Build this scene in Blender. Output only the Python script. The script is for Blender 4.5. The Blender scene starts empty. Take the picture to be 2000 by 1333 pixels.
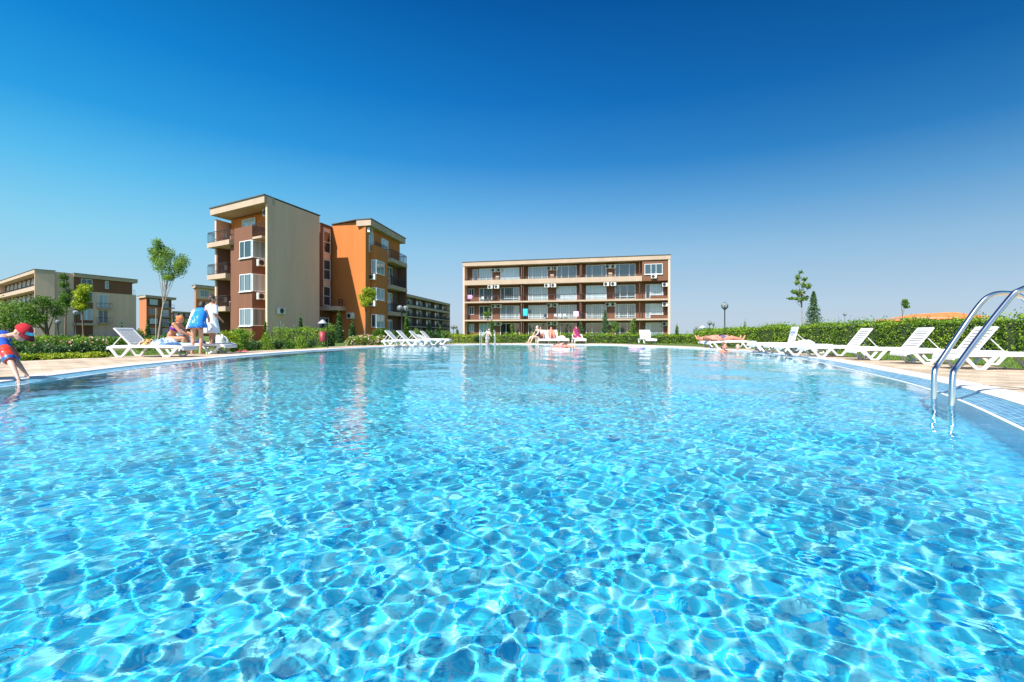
import bpy, bmesh, math, random
import numpy as np
from mathutils import Vector, Matrix
random.seed(7)
RNG = np.random.default_rng(5)
sc = bpy.context.scene
COL = sc.collection
R = math.radians
# ---------------------------------------------------------------- camera
HC = 0.60            # eye height above the deck
FPX = 944.0          # focal length in pixels of the 2000 px wide photograph
HOR = 652.0          # horizon row
cam_d = bpy.data.cameras.new('camera')
cam = bpy.data.objects.new('camera', cam_d)
COL.objects.link(cam)
cam.location = (0, 0, HC)
cam.rotation_euler = (R(90), 0, 0)
cam_d.sensor_width = 36.0
cam_d.lens = FPX / 2000 * 36
cam_d.shift_y = -(666.5 - HOR) / 2000
cam_d.clip_start = 0.02
cam_d.clip_end = 6000
sc.camera = cam

# ---------------------------------------------------------------- sky and sun
SUN_DIR = Vector((-0.55, -0.83, 0)).normalized()
SUN_EL = R(49)
SUN_VEC = Vector((SUN_DIR.x*math.cos(SUN_EL), SUN_DIR.y*math.cos(SUN_EL), math.sin(SUN_EL)))
world = bpy.data.worlds.new('World')
sc.world = world
world.use_nodes = True
wn, wl = world.node_tree.nodes, world.node_tree.links
bg = wn['Background']
sky = wn.new('ShaderNodeTexSky')
sky.sky_type = 'NISHITA'
sky.sun_disc = False
sky.sun_elevation = SUN_EL
sky.sun_rotation = math.atan2(SUN_DIR.x, SUN_DIR.y)
sky.air_density = 1.0
sky.dust_density = 0.6
sky.ozone_density = 3.0
sky.altitude = 0
hs = wn.new('ShaderNodeHueSaturation')
hs.inputs['Saturation'].default_value = 1.25
hs.inputs['Hue'].default_value = 0.5
wl.new(sky.outputs[0], hs.inputs['Color'])
wl.new(hs.outputs[0], bg.inputs['Color'])
bg.inputs['Strength'].default_value = 0.13
sun_d = bpy.data.lights.new('sun', 'SUN')
sun_d.energy = 4.2
sun_d.angle = R(0.53)
sun_d.color = (1.0, 0.95, 0.88)
sun = bpy.data.objects.new('sun', sun_d)
COL.objects.link(sun)
sun.location = (-20, -30, 40)
sun.rotation_euler = SUN_VEC.to_track_quat('Z', 'Y').to_euler()
sun_d.cycles.is_caustics_light = True
sc.view_settings.view_transform = 'Standard'
sc.view_settings.look = 'None'
sc.view_settings.exposure = 0.9
sc.view_settings.gamma = 1
sc.view_settings.use_curve_mapping = False
sc.render.engine = 'CYCLES'
sc.cycles.use_denoising = True
sc.cycles.max_bounces = 8
sc.cycles.diffuse_bounces = 3
sc.cycles.glossy_bounces = 4
sc.cycles.transmission_bounces = 6
sc.cycles.transparent_max_bounces = 8
sc.cycles.caustics_reflective = False
sc.cycles.caustics_refractive = True
sc.cycles.blur_glossy = 0.5
sc.cycles.sample_clamp_indirect = 4.0

# ---------------------------------------------------------------- helpers
def px(x, Y):                   # world x of an image column at depth Y
    return (x - 1000) / FPX * Y
def pz(y, Y):                   # world z of an image row at depth Y
    return HC + (HOR - y) / FPX * Y
def gy(y):                      # depth of the deck under an image row
    return HC * FPX / (y - HOR)

def tag(o, label=None, cat=None, group=None, kind=None):
    if label: o['label'] = label
    if cat: o['category'] = cat
    if group: o['group'] = group
    if kind: o['kind'] = kind
    return o
def empty(name, loc=(0, 0, 0), rz=0.0):
    o = bpy.data.objects.new(name, None)
    o.empty_display_size = 0.2
    COL.objects.link(o)
    o.location = loc
    o.rotation_euler = (0, 0, rz)
    return o
def copy_tree(o, parent=None):
    c = o.copy(); COL.objects.link(c)
    if parent is not None: c.parent = parent
    for ch in [k for k in bpy.data.objects if k.parent == o]:
        copy_tree(ch, c)
    return c

class MB:
    """collects simple solids and links them as one mesh object"""
    def __init__(s):
        s.v = []; s.f = []; s.sm = []
    def add(s, vs, fs, smooth=False):
        n = len(s.v)
        s.v.extend([tuple(p) for p in vs])
        s.f.extend([tuple(i + n for i in q) for q in fs])
        s.sm.extend([smooth] * len(fs))
        return s
    def box(s, x0, x1, y0, y1, z0, z1):
        vs = [(x0,y0,z0),(x1,y0,z0),(x1,y1,z0),(x0,y1,z0),(x0,y0,z1),(x1,y0,z1),(x1,y1,z1),(x0,y1,z1)]
        return s.add(vs, [(0,3,2,1),(4,5,6,7),(0,1,5,4),(1,2,6,5),(2,3,7,6),(3,0,4,7)])
    def cbox(s, c, d, rot=None):
        m = rot or Matrix.Identity(3)
        vs = []
        for z in (-.5, .5):
            for (x, y) in ((-.5,-.5),(.5,-.5),(.5,.5),(-.5,.5)):
                vs.append(Vector(c) + m @ Vector((x*d[0], y*d[1], z*d[2])))
        return s.add(vs, [(0,3,2,1),(4,5,6,7),(0,1,5,4),(1,2,6,5),(2,3,7,6),(3,0,4,7)])
    def prism(s, pts, z0, z1):
        n = len(pts)
        a = sum(pts[i][0]*pts[(i+1)%n][1]-pts[(i+1)%n][0]*pts[i][1] for i in range(n))
        if a < 0: pts = pts[::-1]
        vs = [(p[0],p[1],z0) for p in pts] + [(p[0],p[1],z1) for p in pts]
        fs = [tuple(range(n-1,-1,-1)), tuple(range(n,2*n))] + [(i,(i+1)%n,(i+1)%n+n,i+n) for i in range(n)]
        return s.add(vs, fs)
    def tube(s, pts, r, n=8, cap=True, smooth=True):
        pts = [Vector(p) for p in pts]
        rs = r if isinstance(r, (list, tuple)) else [r]*len(pts)
        vs = []; fs = []
        t0 = (pts[1]-pts[0]).normalized()
        up = Vector((0,0,1)) if abs(t0.z) < .9 else Vector((1,0,0))
        nrm = t0.cross(up).normalized()
        for i, p in enumerate(pts):
            t = (pts[min(i+1,len(pts)-1)] - pts[max(i-1,0)]).normalized()
            nrm = (nrm - t*nrm.dot(t)).normalized()
            b = t.cross(nrm)
            for k in range(n):
                a = 2*math.pi*k/n
                vs.append(p + (nrm*math.cos(a) + b*math.sin(a))*rs[i])
        for i in range(len(pts)-1):
            for k in range(n):
                fs.append((i*n+k, i*n+(k+1)%n, (i+1)*n+(k+1)%n, (i+1)*n+k))
        s.add(vs, fs, smooth)
        if cap:
            m = len(pts)
            s.add(vs[:n], [tuple(range(n-1,-1,-1))]); s.add(vs[-n:], [tuple(range(n))])
        return s
    def lathe(s, prof, c=(0,0,0), n=16, smooth=True):
        vs = []; fs = []
        for (r, z) in prof:
            for k in range(n):
                a = 2*math.pi*k/n
                vs.append((c[0]+r*math.cos(a), c[1]+r*math.sin(a), c[2]+z))
        for i in range(len(prof)-1):
            for k in range(n):
                fs.append((i*n+k, i*n+(k+1)%n, (i+1)*n+(k+1)%n, (i+1)*n+k))
        return s.add(vs, fs, smooth)
    def ell(s, c, r, n=12, m=8, rot=None, noise=0.0):
        vs = []; fs = []
        mm = rot or Matrix.Identity(3)
        for j in range(m+1):
            t = math.pi*j/m
            for k in range(n):
                a = 2*math.pi*k/n
                q = 1 + (random.uniform(-noise, noise) if noise else 0)
                vs.append(Vector(c) + mm @ Vector((r[0]*math.sin(t)*math.cos(a)*q, r[1]*math.sin(t)*math.sin(a)*q, -r[2]*math.cos(t)*q)))
        for j in range(m):
            for k in range(n):
                fs.append((j*n+k, j*n+(k+1)%n, (j+1)*n+(k+1)%n, (j+1)*n+k))
        return s.add(vs, fs, True)
    def build(s, name, mat, parent=None, bevel=0.0, seg=2, subd=0):
        me = bpy.data.meshes.new(name)
        me.from_pydata(s.v, [], s.f)
        me.polygons.foreach_set('use_smooth', s.sm)
        me.materials.append(mat)
        me.update()
        o = bpy.data.objects.new(name, me)
        COL.objects.link(o)
        if parent is not None: o.parent = parent
        if bevel:
            b = o.modifiers.new('bevel', 'BEVEL'); b.width = bevel; b.segments = seg; b.limit_method = 'ANGLE'
        if subd:
            b = o.modifiers.new('subd', 'SUBSURF'); b.levels = subd; b.render_levels = subd
        return o

# ---------------------------------------------------------------- materials
def new_mat(name):
    m = bpy.data.materials.new(name); m.use_nodes = True
    return m, m.node_tree.nodes, m.node_tree.links, m.node_tree.nodes['Principled BSDF']
def mat(name, col, rough=0.7, var=0.12, scale=3.0, bump=0.0, bscale=60.0, metal=0.0, spec=0.5, coord='Object', col2=None, trans=0.0, streak=False):
    """plain coloured surface with a little uneven wear and grain"""
    m, n, l, p = new_mat(name)
    p.inputs['Roughness'].default_value = rough
    p.inputs['Metallic'].default_value = metal
    p.inputs['Specular IOR Level'].default_value = spec
    tc = n.new('ShaderNodeTexCoord')
    no = n.new('ShaderNodeTexNoise'); no.inputs['Scale'].default_value = scale; no.inputs['Detail'].default_value = 6
    if streak:
        mp = n.new('ShaderNodeMapping'); mp.inputs['Scale'].default_value = (1, 1, .13); no.inputs['Roughness'].default_value = .62
        l.new(tc.outputs[coord], mp.inputs[0]); l.new(mp.outputs[0], no.inputs['Vector'])
    else: l.new(tc.outputs[coord], no.inputs['Vector'])
    cr = n.new('ShaderNodeValToRGB')
    a = [max(0, c*(1-var)) for c in col]; b = [min(1, c*(1+var)) for c in (col2 or col)]
    cr.color_ramp.elements[0].position = 0.3; cr.color_ramp.elements[1].position = 0.7
    cr.color_ramp.elements[0].color = (*a, 1); cr.color_ramp.elements[1].color = (*b, 1)
    l.new(no.outputs['Fac'], cr.inputs[0]); l.new(cr.outputs[0], p.inputs['Base Color'])
    if bump:
        n2 = n.new('ShaderNodeTexNoise'); n2.inputs['Scale'].default_value = bscale; n2.inputs['Detail'].default_value = 4
        l.new(tc.outputs[coord], n2.inputs['Vector'])
        bp = n.new('ShaderNodeBump'); bp.inputs['Strength'].default_value = bump; bp.inputs['Distance'].default_value = 0.01
        l.new(n2.outputs['Fac'], bp.inputs['Height']); l.new(bp.outputs[0], p.inputs['Normal'])
    return m
def leaf_mat(name, cols, trans=0.35):
    """foliage: colour differs from leaf to leaf, light passes through"""
    m, n, l, p = new_mat(name)
    g = n.new('ShaderNodeNewGeometry')
    cr = n.new('ShaderNodeValToRGB')
    e = cr.color_ramp.elements
    e[0].position = 0; e[0].color = (*cols[0], 1); e[1].position = 1; e[1].color = (*cols[-1], 1)
    for i, c in enumerate(cols[1:-1]):
        q = e.new((i+1)/(len(cols)-1)); q.color = (*c, 1)
    tc_ = n.new('ShaderNodeTexCoord'); ns = n.new('ShaderNodeTexNoise'); ns.inputs['Scale'].default_value = 1.7; ns.inputs['Detail'].default_value = 2
    l.new(tc_.outputs['Object'], ns.inputs['Vector'])
    f1 = n.new('ShaderNodeMath'); f1.operation = 'MULTIPLY_ADD'; f1.inputs[1].default_value = 1.5; f1.inputs[2].default_value = -.75; l.new(ns.outputs['Fac'], f1.inputs[0])
    f2 = n.new('ShaderNodeMath'); f2.operation = 'ADD'; l.new(g.outputs['Random Per Island'], f2.inputs[0]); l.new(f1.outputs[0], f2.inputs[1])
    l.new(f2.outputs[0], cr.inputs[0])
    l.new(cr.outputs[0], p.inputs['Base Color'])
    p.inputs['Roughness'].default_value = 0.5
    p.inputs['Specular IOR Level'].default_value = 0.35
    t = n.new('ShaderNodeBsdfTranslucent')
    mx = n.new('ShaderNodeMixRGB'); mx.blend_type = 'MULTIPLY'; mx.inputs[0].default_value = 1
    mx.inputs[2].default_value = (1.3, 1.25, 0.5, 1)
    l.new(cr.outputs[0], mx.inputs[1]); l.new(mx.outputs[0], t.inputs['Color'])
    ms = n.new('ShaderNodeMixShader'); ms.inputs[0].default_value = trans
    l.new(p.outputs[0], ms.inputs[1]); l.new(t.outputs[0], ms.inputs[2])
    l.new(ms.outputs[0], n['Material Output'].inputs['Surface'])
    return m
# ---------------------------------------------------------------- pool outline (inner edge of the white coping)
RIM = [(-5.6,2.6),(-6.05,3.9),(-6.25,5.1),(-6.42,6.15),(-6.68,7.0),(-7.24,9.3),(-7.5,12.0),(-7.5,15.2),(-7.15,18.9),(-5.95,22.7),(-3.9,25.8),(-0.9,27.6),
       (2.2,27.9),(5.2,26.4),(7.1,22.4),(8.05,18.6),(8.15,15.2),(7.5,11.8),(6.45,8.9),(5.6,6.6),(4.95,5.2),(4.32,4.07),(3.5,2.8),(2.6,1.35),(1.6,-.2),(-0.4,-1.2),(-2.7,-.6),(-4.5,.9)]
def catmull(pts, k=10, closed=True):
    out = []; n = len(pts)
    for i in range(n if closed else n-1):
        if closed: p = [Vector(pts[(i+j-1) % n]) for j in range(4)]
        else: p = [Vector(pts[min(max(i+j-1,0),n-1)]) for j in range(4)]
        for q in range(k):
            t = q/k
            out.append(0.5*((2*p[1])+(p[2]-p[0])*t+(2*p[0]-5*p[1]+4*p[2]-p[3])*t*t+(3*p[1]-p[0]-3*p[2]+p[3])*t*t*t))
    if not closed: out.append(Vector(pts[-1]))
    return out
rim = catmull(RIM, 8)
# smooth the outline a little and make sure it runs counter-clockwise
for _ in range(14):
    rim = [(rim[i-1] + rim[i]*2 + rim[(i+1) % len(rim)])/4 for i in range(len(rim))]
if sum(rim[i-1].x*rim[i].y - rim[i].x*rim[i-1].y for i in range(len(rim))) < 0: rim = rim[::-1]
N_R = len(rim)
def offset(poly, d):            # positive d = outwards
    out = []
    for i, p in enumerate(poly):
        t = (poly[(i+1) % len(poly)] - poly[i-1]).normalized()
        out.append(p + Vector((t.y, -t.x))*d)
    return out
WATER_Z = -0.035
def ring(name, rings, m, parent=None, smooth=False):
    """band of quads between successive outlines: rings = [(offset, z), ...]"""
    vs = []; fs = []
    for d, z in rings:
        vs += [(p.x, p.y, z) for p in offset(rim, d)]
    for i in range(len(rings)-1):
        for k in range(N_R):
            a = i*N_R+k; b = i*N_R+(k+1) % N_R
            fs.append((a, b, b+N_R, a+N_R))
    me = bpy.data.meshes.new(name); me.from_pydata(vs, [], fs); me.materials.append(m)
    # arc length and cross distance as UVs so that tiles follow the edge
    uv = me.uv_layers.new(name='uv')
    arc = [0.0]
    for k in range(N_R): arc.append(arc[-1] + (rim[(k+1) % N_R]-rim[k]).length)
    cr_ = [0.0]
    for i in range(1, len(rings)): cr_.append(cr_[-1] + math.hypot(rings[i][0]-rings[i-1][0], rings[i][1]-rings[i-1][1]))
    li = 0
    for i in range(len(rings)-1):
        for k in range(N_R):
            for (u, v) in ((arc[k], cr_[i]), (arc[k+1], cr_[i]), (arc[k+1], cr_[i+1]), (arc[k], cr_[i+1])):
                uv.data[li].uv = (u, v); li += 1
    if smooth: me.polygons.foreach_set('use_smooth', [True]*len(fs))
    me.update()
    o = bpy.data.objects.new(name, me); COL.objects.link(o)
    if parent is not None: o.parent = parent
    return o
def mosaic_mat(name, cols, size, coord='Object', grout=(0.55,0.75,0.85), rough=0.25):
    m, n, l, p = new_mat(name)
    tc = n.new('ShaderNodeTexCoord')
    mp = n.new('ShaderNodeMapping'); mp.inputs['Scale'].default_value = (1/size,)*3
    l.new(tc.outputs[coord], mp.inputs[0])
    fl = n.new('ShaderNodeVectorMath'); fl.operation = 'FLOOR'; l.new(mp.outputs[0], fl.inputs[0])
    ad = n.new('ShaderNodeVectorMath'); ad.operation = 'ADD'; ad.inputs[1].default_value = (.5,.5,.37)
    l.new(fl.outputs[0], ad.inputs[0])
    wn_ = n.new('ShaderNodeTexWhiteNoise'); wn_.noise_dimensions = '2D' if coord != 'Object' else '3D'
    l.new(ad.outputs[0], wn_.inputs['Vector'])
    cr = n.new('ShaderNodeValToRGB'); cr.color_ramp.interpolation = 'CONSTANT'
    e = cr.color_ramp.elements
    e[0].position = 0; e[0].color = (*cols[0][1], 1); e[1].position = cols[1][0]; e[1].color = (*cols[1][1], 1)
    for pos, c in cols[2:]:
        q = e.new(pos); q.color = (*c, 1)
    l.new(wn_.outputs['Value'], cr.inputs[0])
    fr = n.new('ShaderNodeVectorMath'); fr.operation = 'FRACTION'; l.new(mp.outputs[0], fr.inputs[0])
    sp = n.new('ShaderNodeSeparateXYZ'); l.new(fr.outputs[0], sp.inputs[0])
    mn = None
    for ax in ('X', 'Y'):
        a = n.new('ShaderNodeMath'); a.operation = 'SUBTRACT'; a.inputs[0].default_value = 1; l.new(sp.outputs[ax], a.inputs[1])
        b = n.new('ShaderNodeMath'); b.operation = 'MINIMUM'; l.new(sp.outputs[ax], b.inputs[0]); l.new(a.outputs[0], b.inputs[1])
        if mn is None: mn = b
        else:
            c = n.new('ShaderNodeMath'); c.operation = 'MINIMUM'; l.new(mn.outputs[0], c.inputs[0]); l.new(b.outputs[0], c.inputs[1]); mn = c
    lt = n.new('ShaderNodeMath'); lt.operation = 'LESS_THAN'; lt.inputs[1].default_value = 0.05; l.new(mn.outputs[0], lt.inputs[0])
    mx = n.new('ShaderNodeMixRGB'); mx.inputs[2].default_value = (*grout, 1)
    l.new(lt.outputs[0], mx.inputs[0]); l.new(cr.outputs[0], mx.inputs[1]); l.new(mx.outputs[0], p.inputs['Base Color'])
    p.inputs['Roughness'].default_value = rough
    return m
floor_m = mosaic_mat('pool_mosaic', [(0,(0.05,0.72,0.96)),(0.34,(0.09,0.79,0.97)),(0.56,(0.025,0.62,0.95)),(0.80,(0.22,0.86,0.97)),(0.94,(0.008,0.46,0.92))], 0.05, rough=0.5, grout=(0.22,0.70,0.90))
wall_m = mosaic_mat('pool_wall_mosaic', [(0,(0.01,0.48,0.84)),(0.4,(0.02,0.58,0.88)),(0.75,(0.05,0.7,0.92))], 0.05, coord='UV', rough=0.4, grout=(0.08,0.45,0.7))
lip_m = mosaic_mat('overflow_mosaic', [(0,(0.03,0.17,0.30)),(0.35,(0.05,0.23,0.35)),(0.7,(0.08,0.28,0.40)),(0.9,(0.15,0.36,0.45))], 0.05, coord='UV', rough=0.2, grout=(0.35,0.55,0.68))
cop_m = mat('coping_white', (0.72,0.70,0.66), 0.6, 0.06, 1.2, 0.2, 90)
FLOOR_Z = -0.98
# coping > the sloping mosaic lip below it > white nosing line > wall > floor
coping = ring('pool_coping', [(0.33,-0.05),(0.33,0.0),(0.02,0.004),(0.0,-0.004),(0.0,-0.03)], cop_m); tag(coping, kind='structure')
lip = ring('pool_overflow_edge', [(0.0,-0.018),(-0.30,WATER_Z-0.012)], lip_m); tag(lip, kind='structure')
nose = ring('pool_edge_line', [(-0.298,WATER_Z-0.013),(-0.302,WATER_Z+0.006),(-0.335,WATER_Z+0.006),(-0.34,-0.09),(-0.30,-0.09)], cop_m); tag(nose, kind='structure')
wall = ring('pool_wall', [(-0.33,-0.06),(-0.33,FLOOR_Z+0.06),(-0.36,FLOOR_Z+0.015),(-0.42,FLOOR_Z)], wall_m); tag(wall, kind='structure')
me = bpy.data.meshes.new('pool_floor'); q = offset(rim, -0.3)
me.from_pydata([(p.x, p.y, FLOOR_Z-0.002) for p in q], [], [tuple(range(len(q)))]); me.materials.append(floor_m); me.update()
pf = bpy.data.objects.new('pool_floor', me); COL.objects.link(pf); tag(pf, kind='structure')
for o in (pf, wall, lip, nose): o.cycles.is_caustics_receiver = True

# ---------------------------------------------------------------- water surface: real ripples in the mesh
def waves(X, Y):
    H = np.zeros_like(X)
    rg = np.random.default_rng(11)
    spec = SPEC
    for lam, amp, cnt in spec:
        for i in range(cnt):
            L = lam*rg.uniform(0.75, 1.3); a = rg.uniform(0, 2*math.pi); ph = rg.uniform(0, 2*math.pi)
            k = 2*math.pi/L
            # slow warping keeps the trains from looking regular
            wx = X + 0.25*L*np.sin(Y/(L*2.3)+i) ; wy = Y + 0.25*L*np.sin(X/(L*2.9)+2*i)
            env = 0.6+0.4*np.sin(X/(L*3.1)+1.7*i)*np.sin(Y/(L*3.7)+2.3*i)
            H += amp/math.sqrt(cnt)*1.6*env*np.sin(k*(wx*math.cos(a)+wy*math.sin(a))+ph)
    return H
BUMP = 0.18
SPEC = [(l_*.78, a_*.78, c_) for l_, a_, c_ in [(3.1,0.006,3),(1.7,0.0045,5),(0.8,0.0018,8),(0.40,0.0008,12),(0.22,0.00050,20),(0.13,0.00056,26),(0.09,0.00028,24)]]
def build_water():
    poly = np.array([(p.x, p.y) for p in offset(rim, -0.303)])
    ys = [poly[:,1].min()+0.003]; top = poly[:,1].max()-0.003
    while ys[-1] < top: ys.append(ys[-1] + max(0.010, 0.0046*ys[-1]))
    ys[-1] = top; ys = np.array(ys)
    NX = 880
    L = np.empty(len(ys)); Rr = np.empty(len(ys))
    A = poly; B = np.roll(poly, -1, 0)
    for i, y in enumerate(ys):
        hit = (A[:,1] <= y) != (B[:,1] <= y)
        t = (y - A[hit,1])/(B[hit,1]-A[hit,1]); xs = A[hit,0] + t*(B[hit,0]-A[hit,0])
        L[i], Rr[i] = xs.min(), xs.max()
    u = np.linspace(0, 1, NX)
    X = L[:,None] + (Rr-L)[:,None]*u[None]; Y = np.repeat(ys[:,None], NX, 1)
    Z = waves(X, Y)
    Z *= np.clip(np.minimum(X-L[:,None], Rr[:,None]-X)/0.7, 0.15, 1)
    # ripples die out at the rim
    co = np.stack([X, Y, Z+WATER_Z], -1).reshape(-1,3).astype(np.float32)
    ny = len(ys)
    i = np.arange(ny-1)[:,None]*NX + np.arange(NX-1)[None]
    f = np.stack([i, i+1, i+1+NX, i+NX], -1).reshape(-1,4).astype(np.int32)
    me = bpy.data.meshes.new('pool_water')
    me.vertices.add(len(co)); me.vertices.foreach_set('co', co.ravel())
    me.loops.add(f.size); me.loops.foreach_set('vertex_index', f.ravel())
    me.polygons.add(len(f)); me.polygons.foreach_set('loop_start', np.arange(0, f.size, 4, dtype=np.int32))
    me.polygons.foreach_set('use_smooth', np.ones(len(f), bool))
    me.update(calc_edges=True)
    print('water verts', len(co))
    m, n, l, p = new_mat('water')
    n.remove(p)
    g = n.new('ShaderNodeBsdfGlass'); g.distribution = 'GGX'; g.inputs['IOR'].default_value = 1.333
    g.inputs['Roughness'].default_value = 0.0; g.inputs['Color'].default_value = (1,1,1,1)
    tc = n.new('ShaderNodeTexCoord'); n1 = n.new('ShaderNodeTexNoise'); n1.inputs['Scale'].default_value = 11; n1.inputs['Detail'].default_value = 3; n1.inputs['Roughness'].default_value = .55; n1.inputs['Distortion'].default_value = .6
    l.new(tc.outputs['Object'], n1.inputs['Vector'])
    bp = n.new('ShaderNodeBump'); bp.inputs['Strength'].default_value = BUMP; bp.inputs['Distance'].default_value = 0.006
    l.new(n1.outputs['Fac'], bp.inputs['Height']); l.new(bp.outputs[0], g.inputs['Normal'])
    l.new(g.outputs[0], n['Material Output'].inputs['Surface'])
    me.materials.append(m)
    o = bpy.data.objects.new('pool_water', me); COL.objects.link(o)
    tag(o, kind='structure')
    o.cycles.is_caustics_caster = True
    return o
water = build_water()
# ---------------------------------------------------------------- world colour: the deep polarised blue of the photograph
def srgb(r, g, b):
    f = lambda c: c/255/12.92 if c/255 <= 0.04045 else ((c/255+0.055)/1.055)**2.4
    return (f(r), f(g), f(b))
tcw = wn.new('ShaderNodeTexCoord'); spw = wn.new('ShaderNodeSeparateXYZ'); wl.new(tcw.outputs['Generated'], spw.inputs[0])
tilt = wn.new('ShaderNodeMath'); tilt.operation = 'MULTIPLY_ADD'; tilt.inputs[1].default_value = 0.02
wl.new(spw.outputs['X'], tilt.inputs[0]); wl.new(spw.outputs['Z'], tilt.inputs[2])
tm = wn.new('ShaderNodeMapRange'); tm.inputs['From Min'].default_value = 0.02; tm.inputs['From Max'].default_value = 0.35
wl.new(spw.outputs['Z'], tm.inputs['Value'])
tx = wn.new('ShaderNodeMixRGB'); wl.new(tm.outputs[0], tx.inputs[0]); wl.new(spw.outputs['Z'], tx.inputs[1]); wl.new(tilt.outputs[0], tx.inputs[2])
crw = wn.new('ShaderNodeValToRGB')
stops = [(0.0,(190,207,222)),(0.05,(184,208,229)),(0.16,(150,197,231)),(0.25,(100,172,226)),(0.33,(48,140,212)),(0.43,(14,114,194)),(0.56,(0,88,164)),(0.75,(0,64,132)),(1.0,(0,50,112))]
e = crw.color_ramp.elements
e[0].position = 0; e[0].color = (*srgb(*stops[0][1]), 1); e[1].position = 1; e[1].color = (*srgb(*stops[-1][1]), 1)
for p_, c_ in stops[1:-1]:
    q = e.new(p_); q.color = (*srgb(*c_), 1)
wl.new(tx.outputs[0], crw.inputs[0])
SKY_K = 1.0/(bg.inputs['Strength'].default_value*2**sc.view_settings.exposure)
# the sky is brighter and greener towards the sun side (left), deeper on the right
side = wn.new('ShaderNodeValToRGB'); e = side.color_ramp.elements
e[0].position = 0.17; e[0].color = (0.62,1.4,1.22,1); e[1].position = 0.83; e[1].color = (0.75,0.68,0.70,1)
q = e.new(.5); q.color = (1,1,1,1)
sx = wn.new('ShaderNodeMath'); sx.operation = 'MULTIPLY_ADD'; sx.inputs[1].default_value = .5; sx.inputs[2].default_value = .5
wl.new(spw.outputs['X'], sx.inputs[0]); wl.new(sx.outputs[0], side.inputs[0])
sw = wn.new('ShaderNodeMapRange'); sw.inputs['From Min'].default_value = 0.0; sw.inputs['From Max'].default_value = 0.45; sw.inputs['To Min'].default_value = 0.0
wl.new(spw.outputs['Z'], sw.inputs['Value'])
smx = wn.new('ShaderNodeMixRGB'); smx.blend_type = 'MULTIPLY'; wl.new(sw.outputs[0], smx.inputs[0])
wl.new(crw.outputs[0], smx.inputs[1]); wl.new(side.outputs[0], smx.inputs[2])
vm = wn.new('ShaderNodeVectorMath'); vm.operation = 'SCALE'; vm.inputs['Scale'].default_value = SKY_K
wl.new(smx.outputs[0], vm.inputs[0])
mxw = wn.new('ShaderNodeMixRGB'); mxw.inputs[0].default_value = 0.92
bm = wn.new('ShaderNodeMapRange'); bm.interpolation_type = 'SMOOTHSTEP'
bm.inputs['From Min'].default_value = -0.35; bm.inputs['From Max'].default_value = 0.15; bm.inputs['To Min'].default_value = 0.12; bm.inputs['To Max'].default_value = 0.97
wl.new(spw.outputs['Y'], bm.inputs['Value']); wl.new(bm.outputs[0], mxw.inputs[0])
wl.new(hs.outputs[0], mxw.inputs[1]); wl.new(vm.outputs[0], mxw.inputs[2]); wl.new(mxw.outputs[0], bg.inputs['Color'])

# ---------------------------------------------------------------- ground, deck
def ngon_ring(name, inner, outer, z, m):
    """flat sheet between two closed outlines with the same number of points"""
    n = len(inner)
    vs = [(p[0], p[1], z) for p in inner] + [(p[0], p[1], z) for p in outer]
    fs = [(i, (i+1) % n, (i+1) % n+n, i+n) for i in range(n)]
    me = bpy.data.meshes.new(name); me.from_pydata(vs, [], [f[::-1] for f in fs]); me.materials.append(m); me.update()
    if me.polygons[0].normal.z < 0: me.flip_normals()
    o = bpy.data.objects.new(name, me); COL.objects.link(o); tag(o, kind='structure')
    return o
def ground_mat():
    m, n, l, p = new_mat('lawn')
    tc = n.new('ShaderNodeTexCoord')
    a = n.new('ShaderNodeTexNoise'); a.inputs['Scale'].default_value = 0.35; a.inputs['Detail'].default_value = 8; a.inputs['Roughness'].default_value = 0.7
    l.new(tc.outputs['Object'], a.inputs['Vector'])
    cr = n.new('ShaderNodeValToRGB'); e = cr.color_ramp.elements
    e[0].position = .3; e[0].color = (0.05,0.11,0.012,1); e[1].position = .72; e[1].color = (0.16,0.24,0.035,1)
    l.new(a.outputs['Fac'], cr.inputs[0]); l.new(cr.outputs[0], p.inputs['Base Color'])
    b = n.new('ShaderNodeTexNoise'); b.inputs['Scale'].default_value = 40; l.new(tc.outputs['Object'], b.inputs['Vector'])
    bp = n.new('ShaderNodeBump'); bp.inputs['Distance'].default_value = 0.05; bp.inputs['Strength'].default_value = 1
    l.new(b.outputs['Fac'], bp.inputs['Height']); l.new(bp.outputs[0], p.inputs['Normal'])
    p.inputs['Roughness'].default_value = 0.9
    return m
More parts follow.
